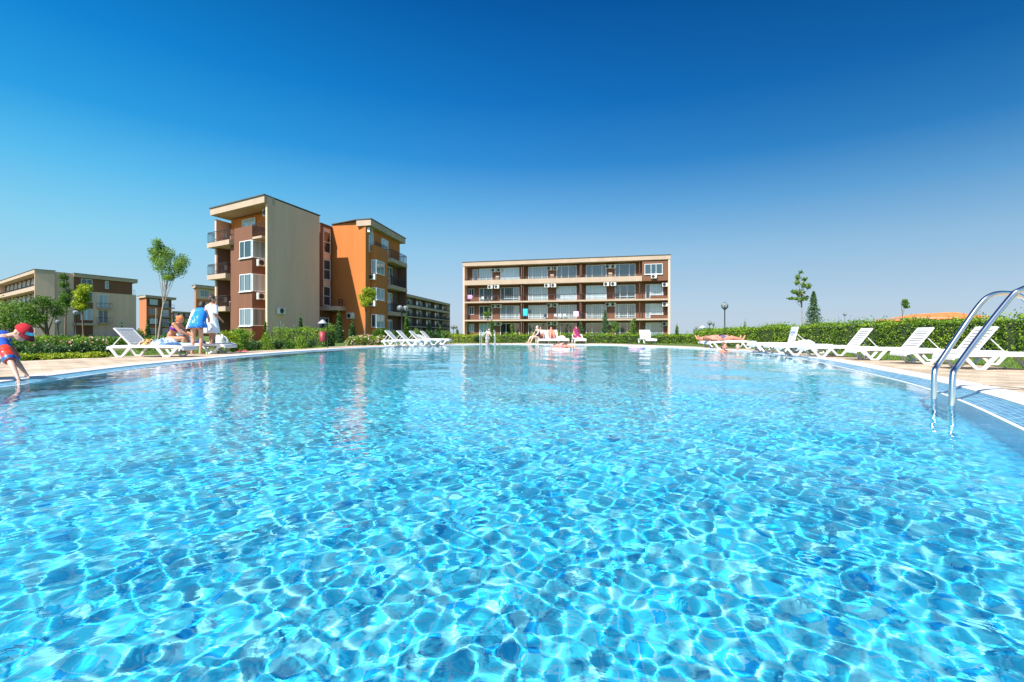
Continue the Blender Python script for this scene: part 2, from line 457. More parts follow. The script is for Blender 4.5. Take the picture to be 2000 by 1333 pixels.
def paving_mat():
    m, n, l, p = new_mat('paving')
    tc = n.new('ShaderNodeTexCoord')
    br = n.new('ShaderNodeTexBrick'); br.inputs['Scale'].default_value = 1
    br.inputs['Brick Width'].default_value = 0.40; br.inputs['Row Height'].default_value = 0.2
    br.inputs['Mortar Size'].default_value = 0.011; br.inputs['Mortar Smooth'].default_value = 0.3; br.inputs['Bias'].default_value = 0
    br.inputs['Color1'].default_value = (0.59,0.46,0.31,1); br.inputs['Color2'].default_value = (0.69,0.56,0.40,1)
    br.inputs['Mortar'].default_value = (0.20,0.15,0.10,1)
    l.new(tc.outputs['Object'], br.inputs['Vector'])
    no = n.new('ShaderNodeTexNoise'); no.inputs['Scale'].default_value = 1.6; no.inputs['Detail'].default_value = 8; l.new(tc.outputs['Object'], no.inputs['Vector'])
    cr = n.new('ShaderNodeValToRGB'); e = cr.color_ramp.elements
    e[0].position = .30; e[0].color = (.60,.58,.56,1); e[1].position = .62; e[1].color = (1,1,1,1)
    l.new(no.outputs['Fac'], cr.inputs[0])
    mx = n.new('ShaderNodeMixRGB'); mx.blend_type = 'MULTIPLY'; mx.inputs[0].default_value = 1
    l.new(br.outputs['Color'], mx.inputs[1]); l.new(cr.outputs[0], mx.inputs[2]); l.new(mx.outputs[0], p.inputs['Base Color'])
    bp = n.new('ShaderNodeBump'); bp.inputs['Distance'].default_value = 0.01; bp.inputs['Strength'].default_value = .6; bp.invert = True
    l.new(br.outputs['Fac'], bp.inputs['Height']); l.new(bp.outputs[0], p.inputs['Normal'])
    p.inputs['Roughness'].default_value = 0.85
    return m
lawn_m = ground_mat(); pave_m = paving_mat()
# width of the deck outside the pool edge, by angle around the pool
def deck_width(p):
    pts = [(-11.0,9.5,4.2),(-10.9,10.7,3.7),(-10.2,12.3,2.9),(-9.1,15.7,1.7),(-8.1,20.2,1.3),(-8.5,23,2.4),(-6.0,29,2.5),(0,31.0,3.2),(6,31.0,3.6),(8.2,25,1.6),(9.4,19.5,1.5),(9.0,16,1.0),
           (8.3,12,1.1),(8.4,9,2.2),(8.8,7.6,3.1),(12,3.5,8),(4,-4,6),(-6,-3,6),(-10,4,5)]
    w = 0; s = 0
    for x, y, d in pts:
        q = 1/((p.x-x)**2+(p.y-y)**2+0.15)**2; w += q; s += q*d
    return s/w
outer = offset(rim, 1.0)
dk = [p + (o_-p)*deck_width(p+(o_-p)*1.6) for p, o_ in zip(rim, outer)]
for _ in range(3): dk = [(dk[i-1]+dk[i]*2+dk[(i+1) % N_R])/4 for i in range(N_R)]
ngon_ring('pool_deck', offset(rim, 0.325), dk, -0.004, pave_m)
cen = Vector((0, 14))
far = [cen + (p-cen).normalized()*2600 for p in rim]
ngon_ring('ground', offset(rim, 0.33), far, -0.05, lawn_m)

# ---------------------------------------------------------------- foliage
def leaf_mesh(name, P, size, m, parent=None, up=0.0, aspect=0.62, N=None):
    """P: n x 3 leaf positions; every leaf is one small bent four-sided blade"""
    n = len(P); P = np.asarray(P, float)
    d = RNG.normal(size=(n,3)); d[:,2] = d[:,2]*(1-up) + up*1.5
    d /= np.linalg.norm(d, axis=1)[:,None]
    r = RNG.normal(size=(n,3)); s = np.cross(d, r); s /= np.linalg.norm(s, axis=1)[:,None]
    L = (size*RNG.uniform(0.65, 1.35, n))[:,None]
    t = np.cross(d, s)
    v0 = P - d*L*.5; v1 = P + s*L*aspect*.5 + t*L*.10; v2 = P + d*L*.5; v3 = P - s*L*aspect*.5 + t*L*.10
    co = np.stack([v0,v1,v2,v3],1).reshape(-1,3).astype(np.float32)
    me = bpy.data.meshes.new(name)
    me.vertices.add(4*n); me.vertices.foreach_set('co', co.ravel())
    me.loops.add(4*n); me.loops.foreach_set('vertex_index', np.arange(4*n, dtype=np.int32))
    me.polygons.add(n); me.polygons.foreach_set('loop_start', np.arange(0, 4*n, 4, dtype=np.int32))
    me.update(calc_edges=True); me.materials.append(m)
    o = bpy.data.objects.new(name, me); COL.objects.link(o)
    if parent is not None: o.parent = parent
    return o
def in_blobs(blobs, n, shell=0.55):
    """points inside a set of ellipsoids ((cx,cy,cz),(rx,ry,rz)), denser near their skin"""
    w = np.array([b[1][0]*b[1][1]+b[1][1]*b[1][2]+b[1][0]*b[1][2] for b in blobs]); w /= w.sum()
    k = RNG.choice(len(blobs), n, p=w)
    d = RNG.normal(size=(n,3)); d /= np.linalg.norm(d, axis=1)[:,None]
    r = (shell + (1-shell)*RNG.random(n)**0.7)*(1+0.12*RNG.normal(size=n))
    C = np.array([b[0] for b in blobs])[k]; Rr = np.array([b[1] for b in blobs])[k]
    return C + d*r[:,None]*Rr
G_HEDGE = leaf_mat('leaves_hedge', [(0.05,0.13,0.01),(0.13,0.27,0.02),(0.26,0.40,0.03),(0.40,0.52,0.05)])
G_SHRUB = leaf_mat('leaves_shrub', [(0.03,0.09,0.012),(0.08,0.19,0.02),(0.16,0.28,0.03)])
G_YEL = leaf_mat('leaves_yellow', [(0.14,0.24,0.015),(0.32,0.42,0.03),(0.48,0.54,0.05)])
G_TREE = leaf_mat('leaves_tree', [(0.07,0.16,0.03),(0.15,0.27,0.05),(0.26,0.38,0.08)])
G_DARK = leaf_mat('leaves_dark', [(0.02,0.06,0.02),(0.05,0.12,0.03),(0.09,0.18,0.04)], 0.2)
G_FIR = leaf_mat('needles', [(0.03,0.08,0.03),(0.07,0.15,0.05),(0.12,0.22,0.07)], 0.15)
G_ROSE = leaf_mat('rose_petals', [(0.75,0.25,0.25),(0.85,0.7,0.65),(0.9,0.85,0.75)], 0.2)
G_BIRCH = leaf_mat('leaves_birch', [(0.12,0.22,0.05),(0.22,0.36,0.08),(0.34,0.48,0.13)], .45)
BARK = mat('bark', (0.16,0.11,0.075), 0.9, 0.3, 14, 0.5, 40)
BARK_L = mat('bark_light', (0.34,0.28,0.22), 0.9, 0.25, 10, 0.4, 40)
CORE = mat('hedge_dark_core', (0.035,0.055,0.018), 0.95, 0.3, 8)  # dark colour standing in for the dim inside of a hedge

def hedge(name, line, width, heights, dens, leaf, m, label, group=None, thin=False):
    """clipped hedge along a polyline of its front foot; grows away from the pool"""
    root = empty(name, (line[0][0], line[0][1], -0.05))
    o0 = Vector((line[0][0], line[0][1], -0.05))
    pts = catmull([(a, b) for a, b in line], 8, False) if len(line) > 2 else [Vector(line[0]).lerp(Vector(line[1]), t/8) for t in range(9)]
    hs_ = np.interp(np.linspace(0, 1, len(pts)), np.linspace(0, 1, len(heights)), heights)
    P = []; core = MB(); cv = []
    for i in range(len(pts)-1):
        a, b = pts[i], pts[i+1]; L = (b-a).length; t = (b-a).normalized(); nn = Vector((-t.y, t.x)) if WSIDE*1 > 0 else Vector((t.y, -t.x))
        h = (hs_[i]+hs_[i+1])/2
        for area, kind in ((L*h, 'f'), (L*width, 't'), (L*h*.5, 'b')):
            n = int(area*dens)
            u = RNG.random(n)*L
            wob = 0.05*np.sin((u+i*L)*3.1+h)+0.04*np.sin((u+i*L)*7.7)
            if kind == 'f': dd = RNG.normal(0.03, 0.05, n)+wob; zz = RNG.random(n)*h
            elif kind == 't': dd = RNG.random(n)*width; zz = h + RNG.normal(0, 0.04, n) + wob*1.1 + (RNG.random(n) < .07)*RNG.random(n)*.17
            else: dd = width - RNG.normal(0.03, .05, n)+wob; zz = RNG.random(n)*h
            X = a.x + t.x*u + nn.x*dd - o0.x; Y = a.y + t.y*u + nn.y*dd - o0.y
            P.append(np.stack([X, Y, zz], 1))
        cv.append((a + nn*0.1 - o0.xy, a + nn*(width-.1) - o0.xy, hs_[i]-.07))
        if i == len(pts)-2: cv.append((b + nn*0.1 - o0.xy, b + nn*(width-.1) - o0.xy, hs_[i+1]-.07))
    # ends
    for e_, (a, b, h) in ((0, cv[0]), (1, cv[-1])):
        n = int(width*h*dens); t = RNG.random(n)[:,None]
        q = np.array([[a.x, a.y]])*(1-t) + np.array([[b.x, b.y]])*t + RNG.normal(0, .05, (n,2))
        P.append(np.concatenate([q, (RNG.random(n)*h)[:,None]], 1))
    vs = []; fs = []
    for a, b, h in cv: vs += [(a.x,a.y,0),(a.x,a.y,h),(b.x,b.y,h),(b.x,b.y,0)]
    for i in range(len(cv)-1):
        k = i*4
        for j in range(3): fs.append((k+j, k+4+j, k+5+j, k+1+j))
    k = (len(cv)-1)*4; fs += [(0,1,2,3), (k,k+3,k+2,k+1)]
    core.add(vs, fs).build('dark_core', CORE, root)  # added opaque dark core behind the leaves, stops the hedge being seen through
    leaf_mesh('leaves', np.concatenate(P), leaf, m, root)
    tag(root, label, 'hedge', group)
    return root
WSIDE = 1
# line order decides the growing side: left of the walking direction
hedge('hedge', [(12.3,31.5),(4.5,31.5),(-1.9,31.6)][::-1], 0.9, [0.54,0.56,0.52], 520, 0.075, G_HEDGE, 'low clipped hedge between the far pool edge and the long apartment block')
hedge('hedge', [(-4.6,35.2),(-2.5,34.0)], 0.9, [0.5,0.5], 420, 0.075, G_YEL, 'short bright yellow green hedge left of the small ladder, past the row of five loungers')
hedge('hedge', [(11.4,30.5),(10.7,25.5),(11.1,21),(12.4,17.2),(13.6,12.6),(15.0,9.5),(17.5,6)], 1.0, [.76,.8,.9,1.0,1.06,1.06,1.06], 820, 0.06, G_HEDGE, 'tall clipped hedge behind the white loungers along the right edge of the pool')
hedge('hedge', [(-12.5,24.9),(-11.0,24.3),(-9.3,23.6)], 1.0, [0.82,.85,.84], 520, 0.065, G_HEDGE, 'clipped hedge under the blank beige wall of the stepped orange block')

def shrub(name, x, Y, r, h, m, n, leaf, label, cat, group, flowers=0, z0=-0.05, blobs=None, cone=False):
    root = empty(name, (x, Y, z0))
    if blobs is None:
        if cone:
            blobs = [((0,0,h*(.1+.8*t)), (r*(1-t)**.6+.03, r*(1-t)**.6+.03, h*.16)) for t in np.linspace(0,1,7)]
        else:
            blobs = [((random.uniform(-.35,.35)*r, random.uniform(-.35,.35)*r, h*random.uniform(.4,.72)), (r*random.uniform(.5,.75), r*random.uniform(.5,.75), h*random.uniform(.26,.36))) for _ in range(6)]
            blobs.append(((0,0,h*.35),(r*.8,r*.8,h*.36)))
    leaf_mesh('foliage', in_blobs(blobs, n, 0.25 if not cone else .5), leaf, m, root)
    st = MB()
    for k in range(4 if not cone else 1):
        a = k*1.6; st.tube([(0,0,0),(math.cos(a)*r*.25*(not cone), math.sin(a)*r*.25*(not cone), h*.6)], [.018*max(1,h), .008], 6)
    st.build('stems', BARK, root)
    if flowers:
        f = in_blobs(blobs, flowers, .95); fo_ = leaf_mesh('flowers', np.repeat(f, 5, 0)+RNG.normal(0,.012,(flowers*5,3)), .06, G_ROSE, root, aspect=.9); fo_['kind'] = 'stuff'
    tag(root, label, cat, group)
    return root

def tree(name, x, Y, H, trunk_h, blobs, n, leaf, m, label, group=None, tr=0.05, bark=None, lean=(0,0), limbs=5, shell=.3, stake=False, z0=-0.05):
    root = empty(name, (x, Y, z0))
    t = MB()
    top = Vector((lean[0], lean[1], H*.93))
    pts = []
    for i in range(9):
        q = i/8; pts.append(Vector((top.x*q+math.sin(q*5+x)*tr*.7, top.y*q+math.cos(q*4+Y)*tr*.5, top.z*q)))
    t.tube(pts, [tr*(1.25-1.1*i/8)+.004 for i in range(9)], 8)
    for i, (c, r) in enumerate(blobs[:max(limbs, 0)] if limbs < len(blobs) else blobs):
        f = min(.92, max(.25, (trunk_h/H) + random.uniform(-.08, .12)))
        k = f*8; b = pts[int(k)].lerp(pts[min(8, int(k)+1)], k-int(k))
        e_ = Vector(c) + Vector((random.uniform(-.2,.2)*r[0], random.uniform(-.2,.2)*r[1], r[2]*.3))
        mid = b.lerp(e_, .5) + Vector((0,0,-.06*H*.3))
        t.tube([b, mid, e_], [tr*.38, tr*.26, tr*.08], 6)
    t.build('trunk', bark or BARK, root)
    leaf_mesh('crown', in_blobs(blobs, n, shell), leaf, m, root)
    if stake:
        MB().tube([(-.12,.05,0),(-.10,.05,trunk_h*.8)], .022, 6).build('stake', mat('stake_wood', (.36,.27,.17), .9, .2), root)
    tag(root, label, 'tree', group)
    return root
def rb(cx, cy, cz, rx, ry, rz, k, f=.5):
    """k random blobs filling one large ellipsoid"""
    out = []
    for _ in range(k):
        d = Vector((random.gauss(0,1), random.gauss(0,1), random.gauss(0,1))).normalized()*random.uniform(.3,.8)
        out.append(((cx+d.x*rx, cy+d.y*ry, cz+d.z*rz), (rx*f*random.uniform(.7,1.2), ry*f*random.uniform(.7,1.2), rz*f*random.uniform(.6,1.1))))
    return out
def at(x, Y): return px(x, Y), Y
# the tall young tree left of the building
X, Y = at(308, 21); hz = lambda y, Y: pz(y, Y)+.05
bl = []
for (qx, qy, rx, ry) in ((318,492,13,14),(335,500,15,16),(352,510,14,15),(326,520,18,17),(345,528,17,14),(308,505,11,14),(318,480,7,12),(330,540,14,8),(360,520,9,12),(300,492,6,8),(338,545,9,7)):
    bl.append(((px(qx,21)-X, random.uniform(-.35,.35), pz(qy,21)+.05), (rx/944*21, .32, ry/944*21)))
tree('birch_tree', X, 21, hz(470,21), 2.2, bl, 9500, .055, G_BIRCH, 'slender young tree with airy light green crown behind the white loungers, against the sky', tr=.036, bark=BARK_L, lean=(.62,0), limbs=9, shell=.2, stake=True)
# maple-like lime tree in front of the orange wing
X, Y = at(712, 40); bl = [((px(qx,40)-X, random.uniform(-.4,.4), pz(qy,40)+.05), (rx/944*40, .5, ry/944*40)) for qx,qy,rx,ry in ((718,570,11,9),(708,582,9,10),(722,583,10,10),(714,594,8,7),(727,572,7,8))]
tree('maple_tree', X, 40, hz(565,40), 2.4, bl, 2600, .11, G_YEL, 'small lime green round headed tree in front of the orange wing', tr=.075, bark=BARK, lean=(.15,0), limbs=5)
# left group
X, Y = at(128, 30); bl = [((px(qx,30)-X, random.uniform(-.3,.3), pz(qy,30)+.05), (rx/944*30, .35, ry/944*30)) for qx,qy,rx,ry in ((121,541,4,8),(124,556,6,8),(126,572,8,9),(131,582,9,9),(122,588,9,9),(130,594,9,6),(116,592,6,6))]
tree('young_tree', X, 30, hz(535,30), 1.9, bl, 2600, .09, G_SHRUB, 'thin pointed dark green tree before the beige end wall of the far left block', tr=.05, limbs=4)
X, Y = at(163, 26); bl = [((px(qx,26)-X, random.uniform(-.3,.3), pz(qy,26)+.05), (rx/944*26, .35, ry/944*26)) for qx,qy,rx,ry in ((164,562,10,8),(172,570,11,9),(156,575,9,9),(168,584,13,9),(160,595,9,8),(170,600,8,7))]
tree('young_tree', X, 26, hz(556,26), 1.7, bl, 2300, .11, G_YEL, 'small tree with sunlit yellow green leaves in front of the brown stair strip', tr=.04, limbs=5)
for X_, lab, bs in (((22), 'broad dark bushy tree at the far left above the child in the red cap', ((8,600,24,20),(30,606,26,18),(45,618,22,20),(5,622,25,18),(25,632,30,14),(60,630,16,13),(-25,600,26,24),(-20,625,28,18))),
                   ((92), 'round dark bushy tree right of the broad one, before the beige end wall', ((92,592,15,14),(84,606,16,14),(102,606,15,15),(95,622,18,13),(108,590,8,10),(80,625,16,12)))):
    X, Y = at(X_, 24)
    bl = [((px(qx,24)-X, random.uniform(-.8,.8), pz(qy,24)+.05), (rx/944*24, .6, ry/944*24)) for qx,qy,rx,ry in bs]
    tree('bushy_tree', X, 24, hz(598,24), .7, bl, 5200 if X_ < 50 else 3300, .085, G_TREE if X_ < 50 else G_SHRUB, lab, tr=.09, limbs=5)
# right side
X, Y = at(1567, 24); bl = [((px(qx,24)-X, random.uniform(-.2,.2), pz(qy,24)+.05), (rx/944*24, .2, ry/944*24)) for qx,qy,rx,ry in ((1567,531,3,4),(1563,541,5,6),(1571,546,5,5),(1557,552,5,5),(1567,558,7,6),(1575,560,5,6),(1549,570,6,4),(1557,572,9,6),(1568,574,8,7),(1549,584,7,3),(1560,586,8,5),(1578,582,6,5),(1543,583,4,3))]
tree('young_tree', X, 24, hz(528,24), 2.2, bl, 1150, .10, G_TREE, 'tall thin sparse tree rising over the hedge behind the right loungers', tr=.032, bark=BARK_L, limbs=10, shell=.1)
def fir(x, Y, ytop, w, n, label, m=G_FIR, leaf=.09, group=None):
    X = px(x, Y); H = pz(ytop, Y)+.05; r0 = w*.62/944*Y
    root = empty('fir_tree', (X, Y, -.05))
    MB().tube([(0,0,0),(0,0,H*.97)], [.05,.008], 7).build('trunk', BARK, root)
    P = []
    for i in range(n):
        t = random.random()**1.15; z = H*(.08+.9*t)
        k = random.random(); a = random.uniform(0, 2*math.pi); lay = .72+.28*math.cos(z*9+3*math.sin(a*3+z))
        r = r0*(1-t)**.85*lay*(k**.45)+.02
        P.append((math.cos(a)*r, math.sin(a)*r, z-.25*r))
    leaf_mesh('crown', np.array(P), leaf, m, root, aspect=.35)
    tag(root, label, 'tree', group); return root
fir(1589, 23.5, 567, 46, 4200, 'dark conical spruce beside the tall thin tree, behind the right hedge')
fir(1182, 52, 605, 26, 1900, 'dark spruce in front of the ground floor of the long block', leaf=.16)
fir(1238, 50, 624, 20, 1000, 'shaded spruce right of the magnolia like bush before the long block', m=G_SHRUB, leaf=.16)
fir(1134, 52, 628, 22, 900, 'low dark spruce left of the tall spruce before the long block', leaf=.16)
X, Y = at(1203, 51); tree('young_tree', X, 51, hz(625,51), 1.0, [((px(qx,51)-X,0,pz(qy,51)+.05),(rx/944*51,.4,ry/944*51)) for qx,qy,rx,ry in ((1200,634,6,7),(1205,640,6,6),(1199,646,6,5))], 900, .13, G_TREE, 'pale leafy young tree directly right of the dark spruce before the long block', tr=.04)
X, Y = at(1768, 20); tree('young_tree', X, 20, hz(584,20), 1.6, [((px(qx,20)-X,0,pz(qy,20)+.05),(rx/944*20,.12,ry/944*20)) for qx,qy,rx,ry in ((1767,588,5,4),(1768,594,7,5),(1771,600,5,3))], 420, .07, G_TREE, 'tiny round topped sapling peeping over the hedge left of the orange roof', tr=.018, lean=(-.18,0))
X, Y = at(953, 48); tree('young_tree', X, 48, hz(600,48), 1.9, [((px(qx,48)-X,0,pz(qy,48)+.05),(rx/944*48,.3,ry/944*48)) for qx,qy,rx,ry in ((955,606,3,5),(948,613,5,4),(957,613,3,4),(951,619,4,3))], 420, .12, G_TREE, 'bare thin sapling with few leaves in front of the left bays of the long block', tr=.045)
X, Y = at(963, 50); tree('young_tree', X, 50, hz(625,50), .6, [((px(qx,50)-X,0,pz(qy,50)+.05),(rx/944*50,.3,ry/944*50)) for qx,qy,rx,ry in ((961,640,4,9),(963,650,5,5),(960,631,3,5))], 700, .12, G_SHRUB, 'narrow green sapling right of the bare sapling before the long block', tr=.035)
X, Y = at(1231, 50); tree('young_tree', X, 50, hz(622,50), 1.0, [((px(qx,50)-X,0,pz(qy,50)+.05),(rx/944*50,.3,ry/944*50)) for qx,qy,rx,ry in ((1236,634,5,8),(1239,626,4,4),(1235,645,6,7))], 800, .12, G_TREE, 'ragged young tree at the second window from the right of the long block', tr=.035)
X, Y = at(999, 50); tree('young_tree', X, 50, hz(632,50), .9, [((px(qx,50)-X,0,pz(qy,50)+.05),(rx/944*50,.2,ry/944*50)) for qx,qy,rx,ry in ((999,638,3,4),(1000,646,3,5))], 300, .12, G_TREE, 'small pale sapling before the second ground floor window of the long block', tr=.03)
# cypresses and thujas
def thuja(x, Y, ytop, w, label, m=G_DARK, n=1500, leaf=.1, group='clipped conical thujas'):
    return shrub('thuja', px(x,Y), Y, w/2/944*Y, pz(ytop,Y)+.05, m, n, leaf, label, 'conifer', group, cone=True)
thuja(662, 33, 606, 19, 'tall dark thuja on the lawn left of the orange wing corner', n=2200)
thuja(688, 36, 622, 16, 'second dark thuja, under the air conditioner on the orange wall', n=1700)
thuja(794, 34, 612, 14, 'narrow sunlit thuja just right of the orange wing', G_SHRUB, 1900)
thuja(587, 30, 616, 12, 'small dark thuja before the blank beige wall, above the hedge')
thuja(518, 27, 627, 9, 'slim green thuja at the left edge of the blank beige wall', G_SHRUB, 900)
thuja(1322, 45, 633, 9, 'single small thuja right of the long block', G_SHRUB, 900)
thuja(859, 60, 634, 14, 'bright thuja before the right end of the shaded distant block', G_TREE, 900, .15)
thuja(838, 60, 627, 17, 'dark thuja before the middle of the shaded distant block', G_DARK, 900, .15)
thuja(812, 55, 640, 16, 'low pale thuja before the left end of the shaded distant block', G_TREE, 800, .15)
thuja(893, 70, 640, 8, 'tiny dark thuja in the gap between the two long blocks', G_DARK, 500, .15)
thuja(238, 40, 627, 6, 'tiny thuja before the beige wall of the far left block', G_DARK, 400, .12)
thuja(289, 45, 620, 10, 'narrow dark thuja before the small distant orange block', G_DARK, 700, .14)
thuja(1455, 40, 625, 9, 'small thuja poking above the hedge right of the globe lamp', G_TREE, 500, .1)
thuja(1638, 45, 621, 7, 'tiny thuja above the hedge right of the spruce', G_SHRUB, 400, .1)
thuja(1494, 33, 643, 10, 'low pale cone shrub above the hedge before the dark bush pair', G_TREE, 400, .1)
# bushes
GB = 'low shrubs planted beside the deck on the left'
sh = [(92,11.8,.34,.45,0),(122,12.1,.24,.34,0),(165,12.5,.28,.5,0),(143,14.6,.4,.5,1),(186,15.2,.5,.62,1),(75,13.0,.4,.5,1),(108,15,.4,.5,1),(60,11.4,.22,.3,0),(200,12.8,.25,.35,0),(33,12,.3,.42,0),(150,12.6,.16,.3,0),(105,11.7,.16,.26,0)]
words = ['dark round shrub nearest the deck, right of the child', 'small shrub second along the deck edge from the child', 'dark shrub just left of the front lounger row', 'rose bush with pale blooms left of the white loungers',
         'large rose bush directly behind the first white lounger', 'leafy rose bush behind the armband of the child', 'rose bush between two dark shrubs on the left bed', 'low round shrub right behind the hands of the child',
         'small shrub against the legs of the first white lounger', 'green shrub hidden half behind the head of the child', 'tiny pointed shrub before the rose bushes', 'tiny low shrub on the deck edge between two dark ones']
for (x, Y, r, h, fl), w in zip(sh, words):
    shrub('rose_bush' if fl else 'shrub', px(x,Y), Y, r, h, [G_DARK,G_SHRUB][fl], 1500 if fl else 1500, .05, w, 'rose bush' if fl else 'shrub', 'rose bushes in the left bed' if fl else GB, 26 if fl else 0)
for i, (x, Y) in enumerate(((48,11.2),(82,11.5),(107,11.5),(140,11.9),(152,12.0),(178,12.0),(192,12.2),(70,12.4),(132,13.2),(172,13.4))):
    shrub('ground_plant', px(x,Y), Y, .26, .2, G_YEL, 700, .05, ['first','second','third','fourth','fifth','sixth','seventh','eighth','ninth','tenth'][i]+' bright low plant between the dark shrubs of the left bed', 'plant', 'bright low plants in the left bed')
sh2 = [(456,16.4,.3,.42),(476,17.2,.28,.4),(497,17.4,.3,.42),(520,18,.34,.46),(545,18.6,.34,.46),(566,19.2,.28,.4),(588,19.8,.3,.4),(606,20.4,.28,.4)]
w2 = ['first','second','third','fourth','fifth','sixth','seventh','eighth']
for (x, Y, r, h), w in zip(sh2, w2):
    shrub('shrub', px(x,Y), Y, r*(.8 if w in ('second','fourth','seventh') else 1), h*(1.7 if w in ('second','fourth','seventh') else 1), G_DARK if w in ('third','fifth','eighth') else random.choice([G_SHRUB,G_HEDGE]), 1000, .055, w+' small shrub, counted from the white robed woman, in the row before the hedge', 'shrub', 'row of small shrubs along the deck', cone=w in ('second','fourth','seventh'))
shrub('shrub', px(470,22), 22, .75, .95, G_HEDGE, 2600, .07, 'bright wide bush beside the brown bay of the stepped block', 'bush', None)
shrub('shrub', px(448,20.5), 20.5, .45, .8, G_YEL, 1600, .07, 'yellow green bush just right of the white robed woman', 'bush', None)
shrub('shrub', px(262,26), 26, .55, 1.0, G_TREE, 2200, .08, 'pale green rounded bush behind the first lounger', 'bush', None)
shrub('shrub', px(285,18), 18, .55, .55, G_SHRUB, 1600, .06, 'low green bush behind the bed of the first lounger', 'bush', None)
shrub('shrub', px(345,22), 22, .9, .75, G_SHRUB, 2200, .07, 'low dark bush behind the seated woman', 'bush', None)
shrub('shrub', px(360,38), 38, 1.3, 1.9, G_DARK, 2600, .12, 'large dark bush between the seated woman and the small distant block', 'bush', None)
shrub('shrub', px(935,33), 33, .42, .56, G_DARK, 1500, .07, 'dark rounded bush at the left end of the long hedge', 'bush', None)
shrub('shrub', px(1518,30), 30, .75, 1.35, G_SHRUB, 1900, .1, 'dark twin topped bush above the hedge between lamp and spruce', 'bush', None)
shrub('shrub', px(1503,31), 31, .5, 1.0, G_TREE, 900, .1, 'lighter bush touching the dark twin topped bush', 'bush', None)
shrub('shrub', px(645,36), 36, .5, 1.5, G_TREE, 1200, .1, 'rusty green bush beside the entrance door', 'bush', None)
for (x, Y, r, h, w) in ((697,24.5,.42,.62,'first'),(712,25.0,.42,.6,'second'),(726,25.4,.42,.6,'third'),(740,25.8,.4,.58,'fourth'),(684,24.2,.3,.5,'outermost left')):
    shrub('rose_bush', px(x,Y), Y, r, h, G_HEDGE, 1300, .06, w+' pale flowering rose bush from the left, under the orange wing', 'rose bush', 'pale rose bushes under the orange wing', 60)
shrub('shrub', px(745,34), 34, .9, 1.1, G_SHRUB, 1700, .09, 'dark green bush behind the pale roses, under the orange wing windows', 'bush', None)
for i, (x, Y, r, h) in enumerate(((20,19,1.2,.62),(70,20,1.1,.6),(120,21,1.1,.6),(170,21,1.1,.6),(215,21,.9,.55))):
    shrub('shrub', px(x,Y), Y, r, h, [G_SHRUB,G_HEDGE][i%2], 2600, .07, ['leftmost','second','third','fourth','fifth'][i]+' broad bush from the left in the back row of the left bed', 'bush', 'back row of broad bushes in the left bed')
for i, (x, Y) in enumerate(((765,40),(780,40),(805,44),(822,46),(845,48),(870,50))):
    shrub('shrub', px(x,Y), Y, .9, 1.0, [G_SHRUB,G_DARK,G_TREE][i%3], 1000, .12, ['first','second','third','fourth','fifth','sixth'][i]+' garden bush from the left before the shaded distant block', 'bush', 'garden bushes before the shaded distant block')
# grass blades on the lawn strips
def grass(area, n, h):
    P = []
    while len(P) < n:
        x, y = random.uniform(area[0],area[1]), random.uniform(area[2],area[3])
        if in_deck(x, y): continue
        P.append((x, y, -.05+h*.35))
    return np.array(P)
dkp = [(p.x, p.y) for p in dk]
def in_deck(x, y):
    c = False; n = len(dkp)
    for i in range(n):
        x1, y1 = dkp[i]; x2, y2 = dkp[i-1]
        if (y1 > y) != (y2 > y) and x < (x2-x1)*(y-y1)/(y2-y1)+x1: c = not c
    return c
gm = leaf_mat('grass_blades', [(.07,.16,.015),(.16,.28,.03),(.26,.38,.06)], .3)
g_ = leaf_mesh('grass', np.concatenate([grass((7.8,14,6,22), 16000, .05), grass((-15,-7,10,24), 14000, .05)]), .06, gm, None, up=.75, aspect=.18)
tag(g_, 'short green grass beside the deck on both sides of the pool', 'grass', kind='stuff')
# ---------------------------------------------------------------- buildings
M_TAN = mat('render_beige', (0.70,0.475,0.34), 0.9, 0.09, 0.9, 0.25, 25, streak=True)
M_CREAM = mat('render_cream', (0.47,0.355,0.26), 0.9, 0.08, 0.9, 0.25, 25, streak=True)
M_BROWN = mat('render_brown', (0.19,0.082,0.045), 0.9, 0.08, 0.9, 0.25, 25, streak=True)
M_DBROWN = mat('render_dark_brown', (0.15,0.075,0.05), 0.9, 0.08, 0.9, 0.25, 25, streak=True)
M_ORANGE = mat('render_orange', (0.53,0.175,0.04), 0.9, 0.08, 0.9, 0.25, 25, streak=True)
M_ORANGE2 = mat('render_brick_orange', (0.5,0.17,0.07), 0.9, 0.05, 0.9, 0.25, 25, streak=True)
M_ROOF = mat('roof_edging', (0.09,0.095,0.10), 0.6, 0.15, 2)
M_RAIL = mat('railing_iron', (0.05,0.04,0.035), 0.5, 0.1, 4, metal=.3)
M_FRAME = mat('upvc_white', (0.78,0.79,0.79), 0.35, 0.04, 3)
M_ACW = mat('ac_casing', (0.66,0.65,0.60), 0.5, 0.05, 6)
M_ACD = mat('ac_grille', (0.03,0.03,0.03), 0.6, 0.2, 20)
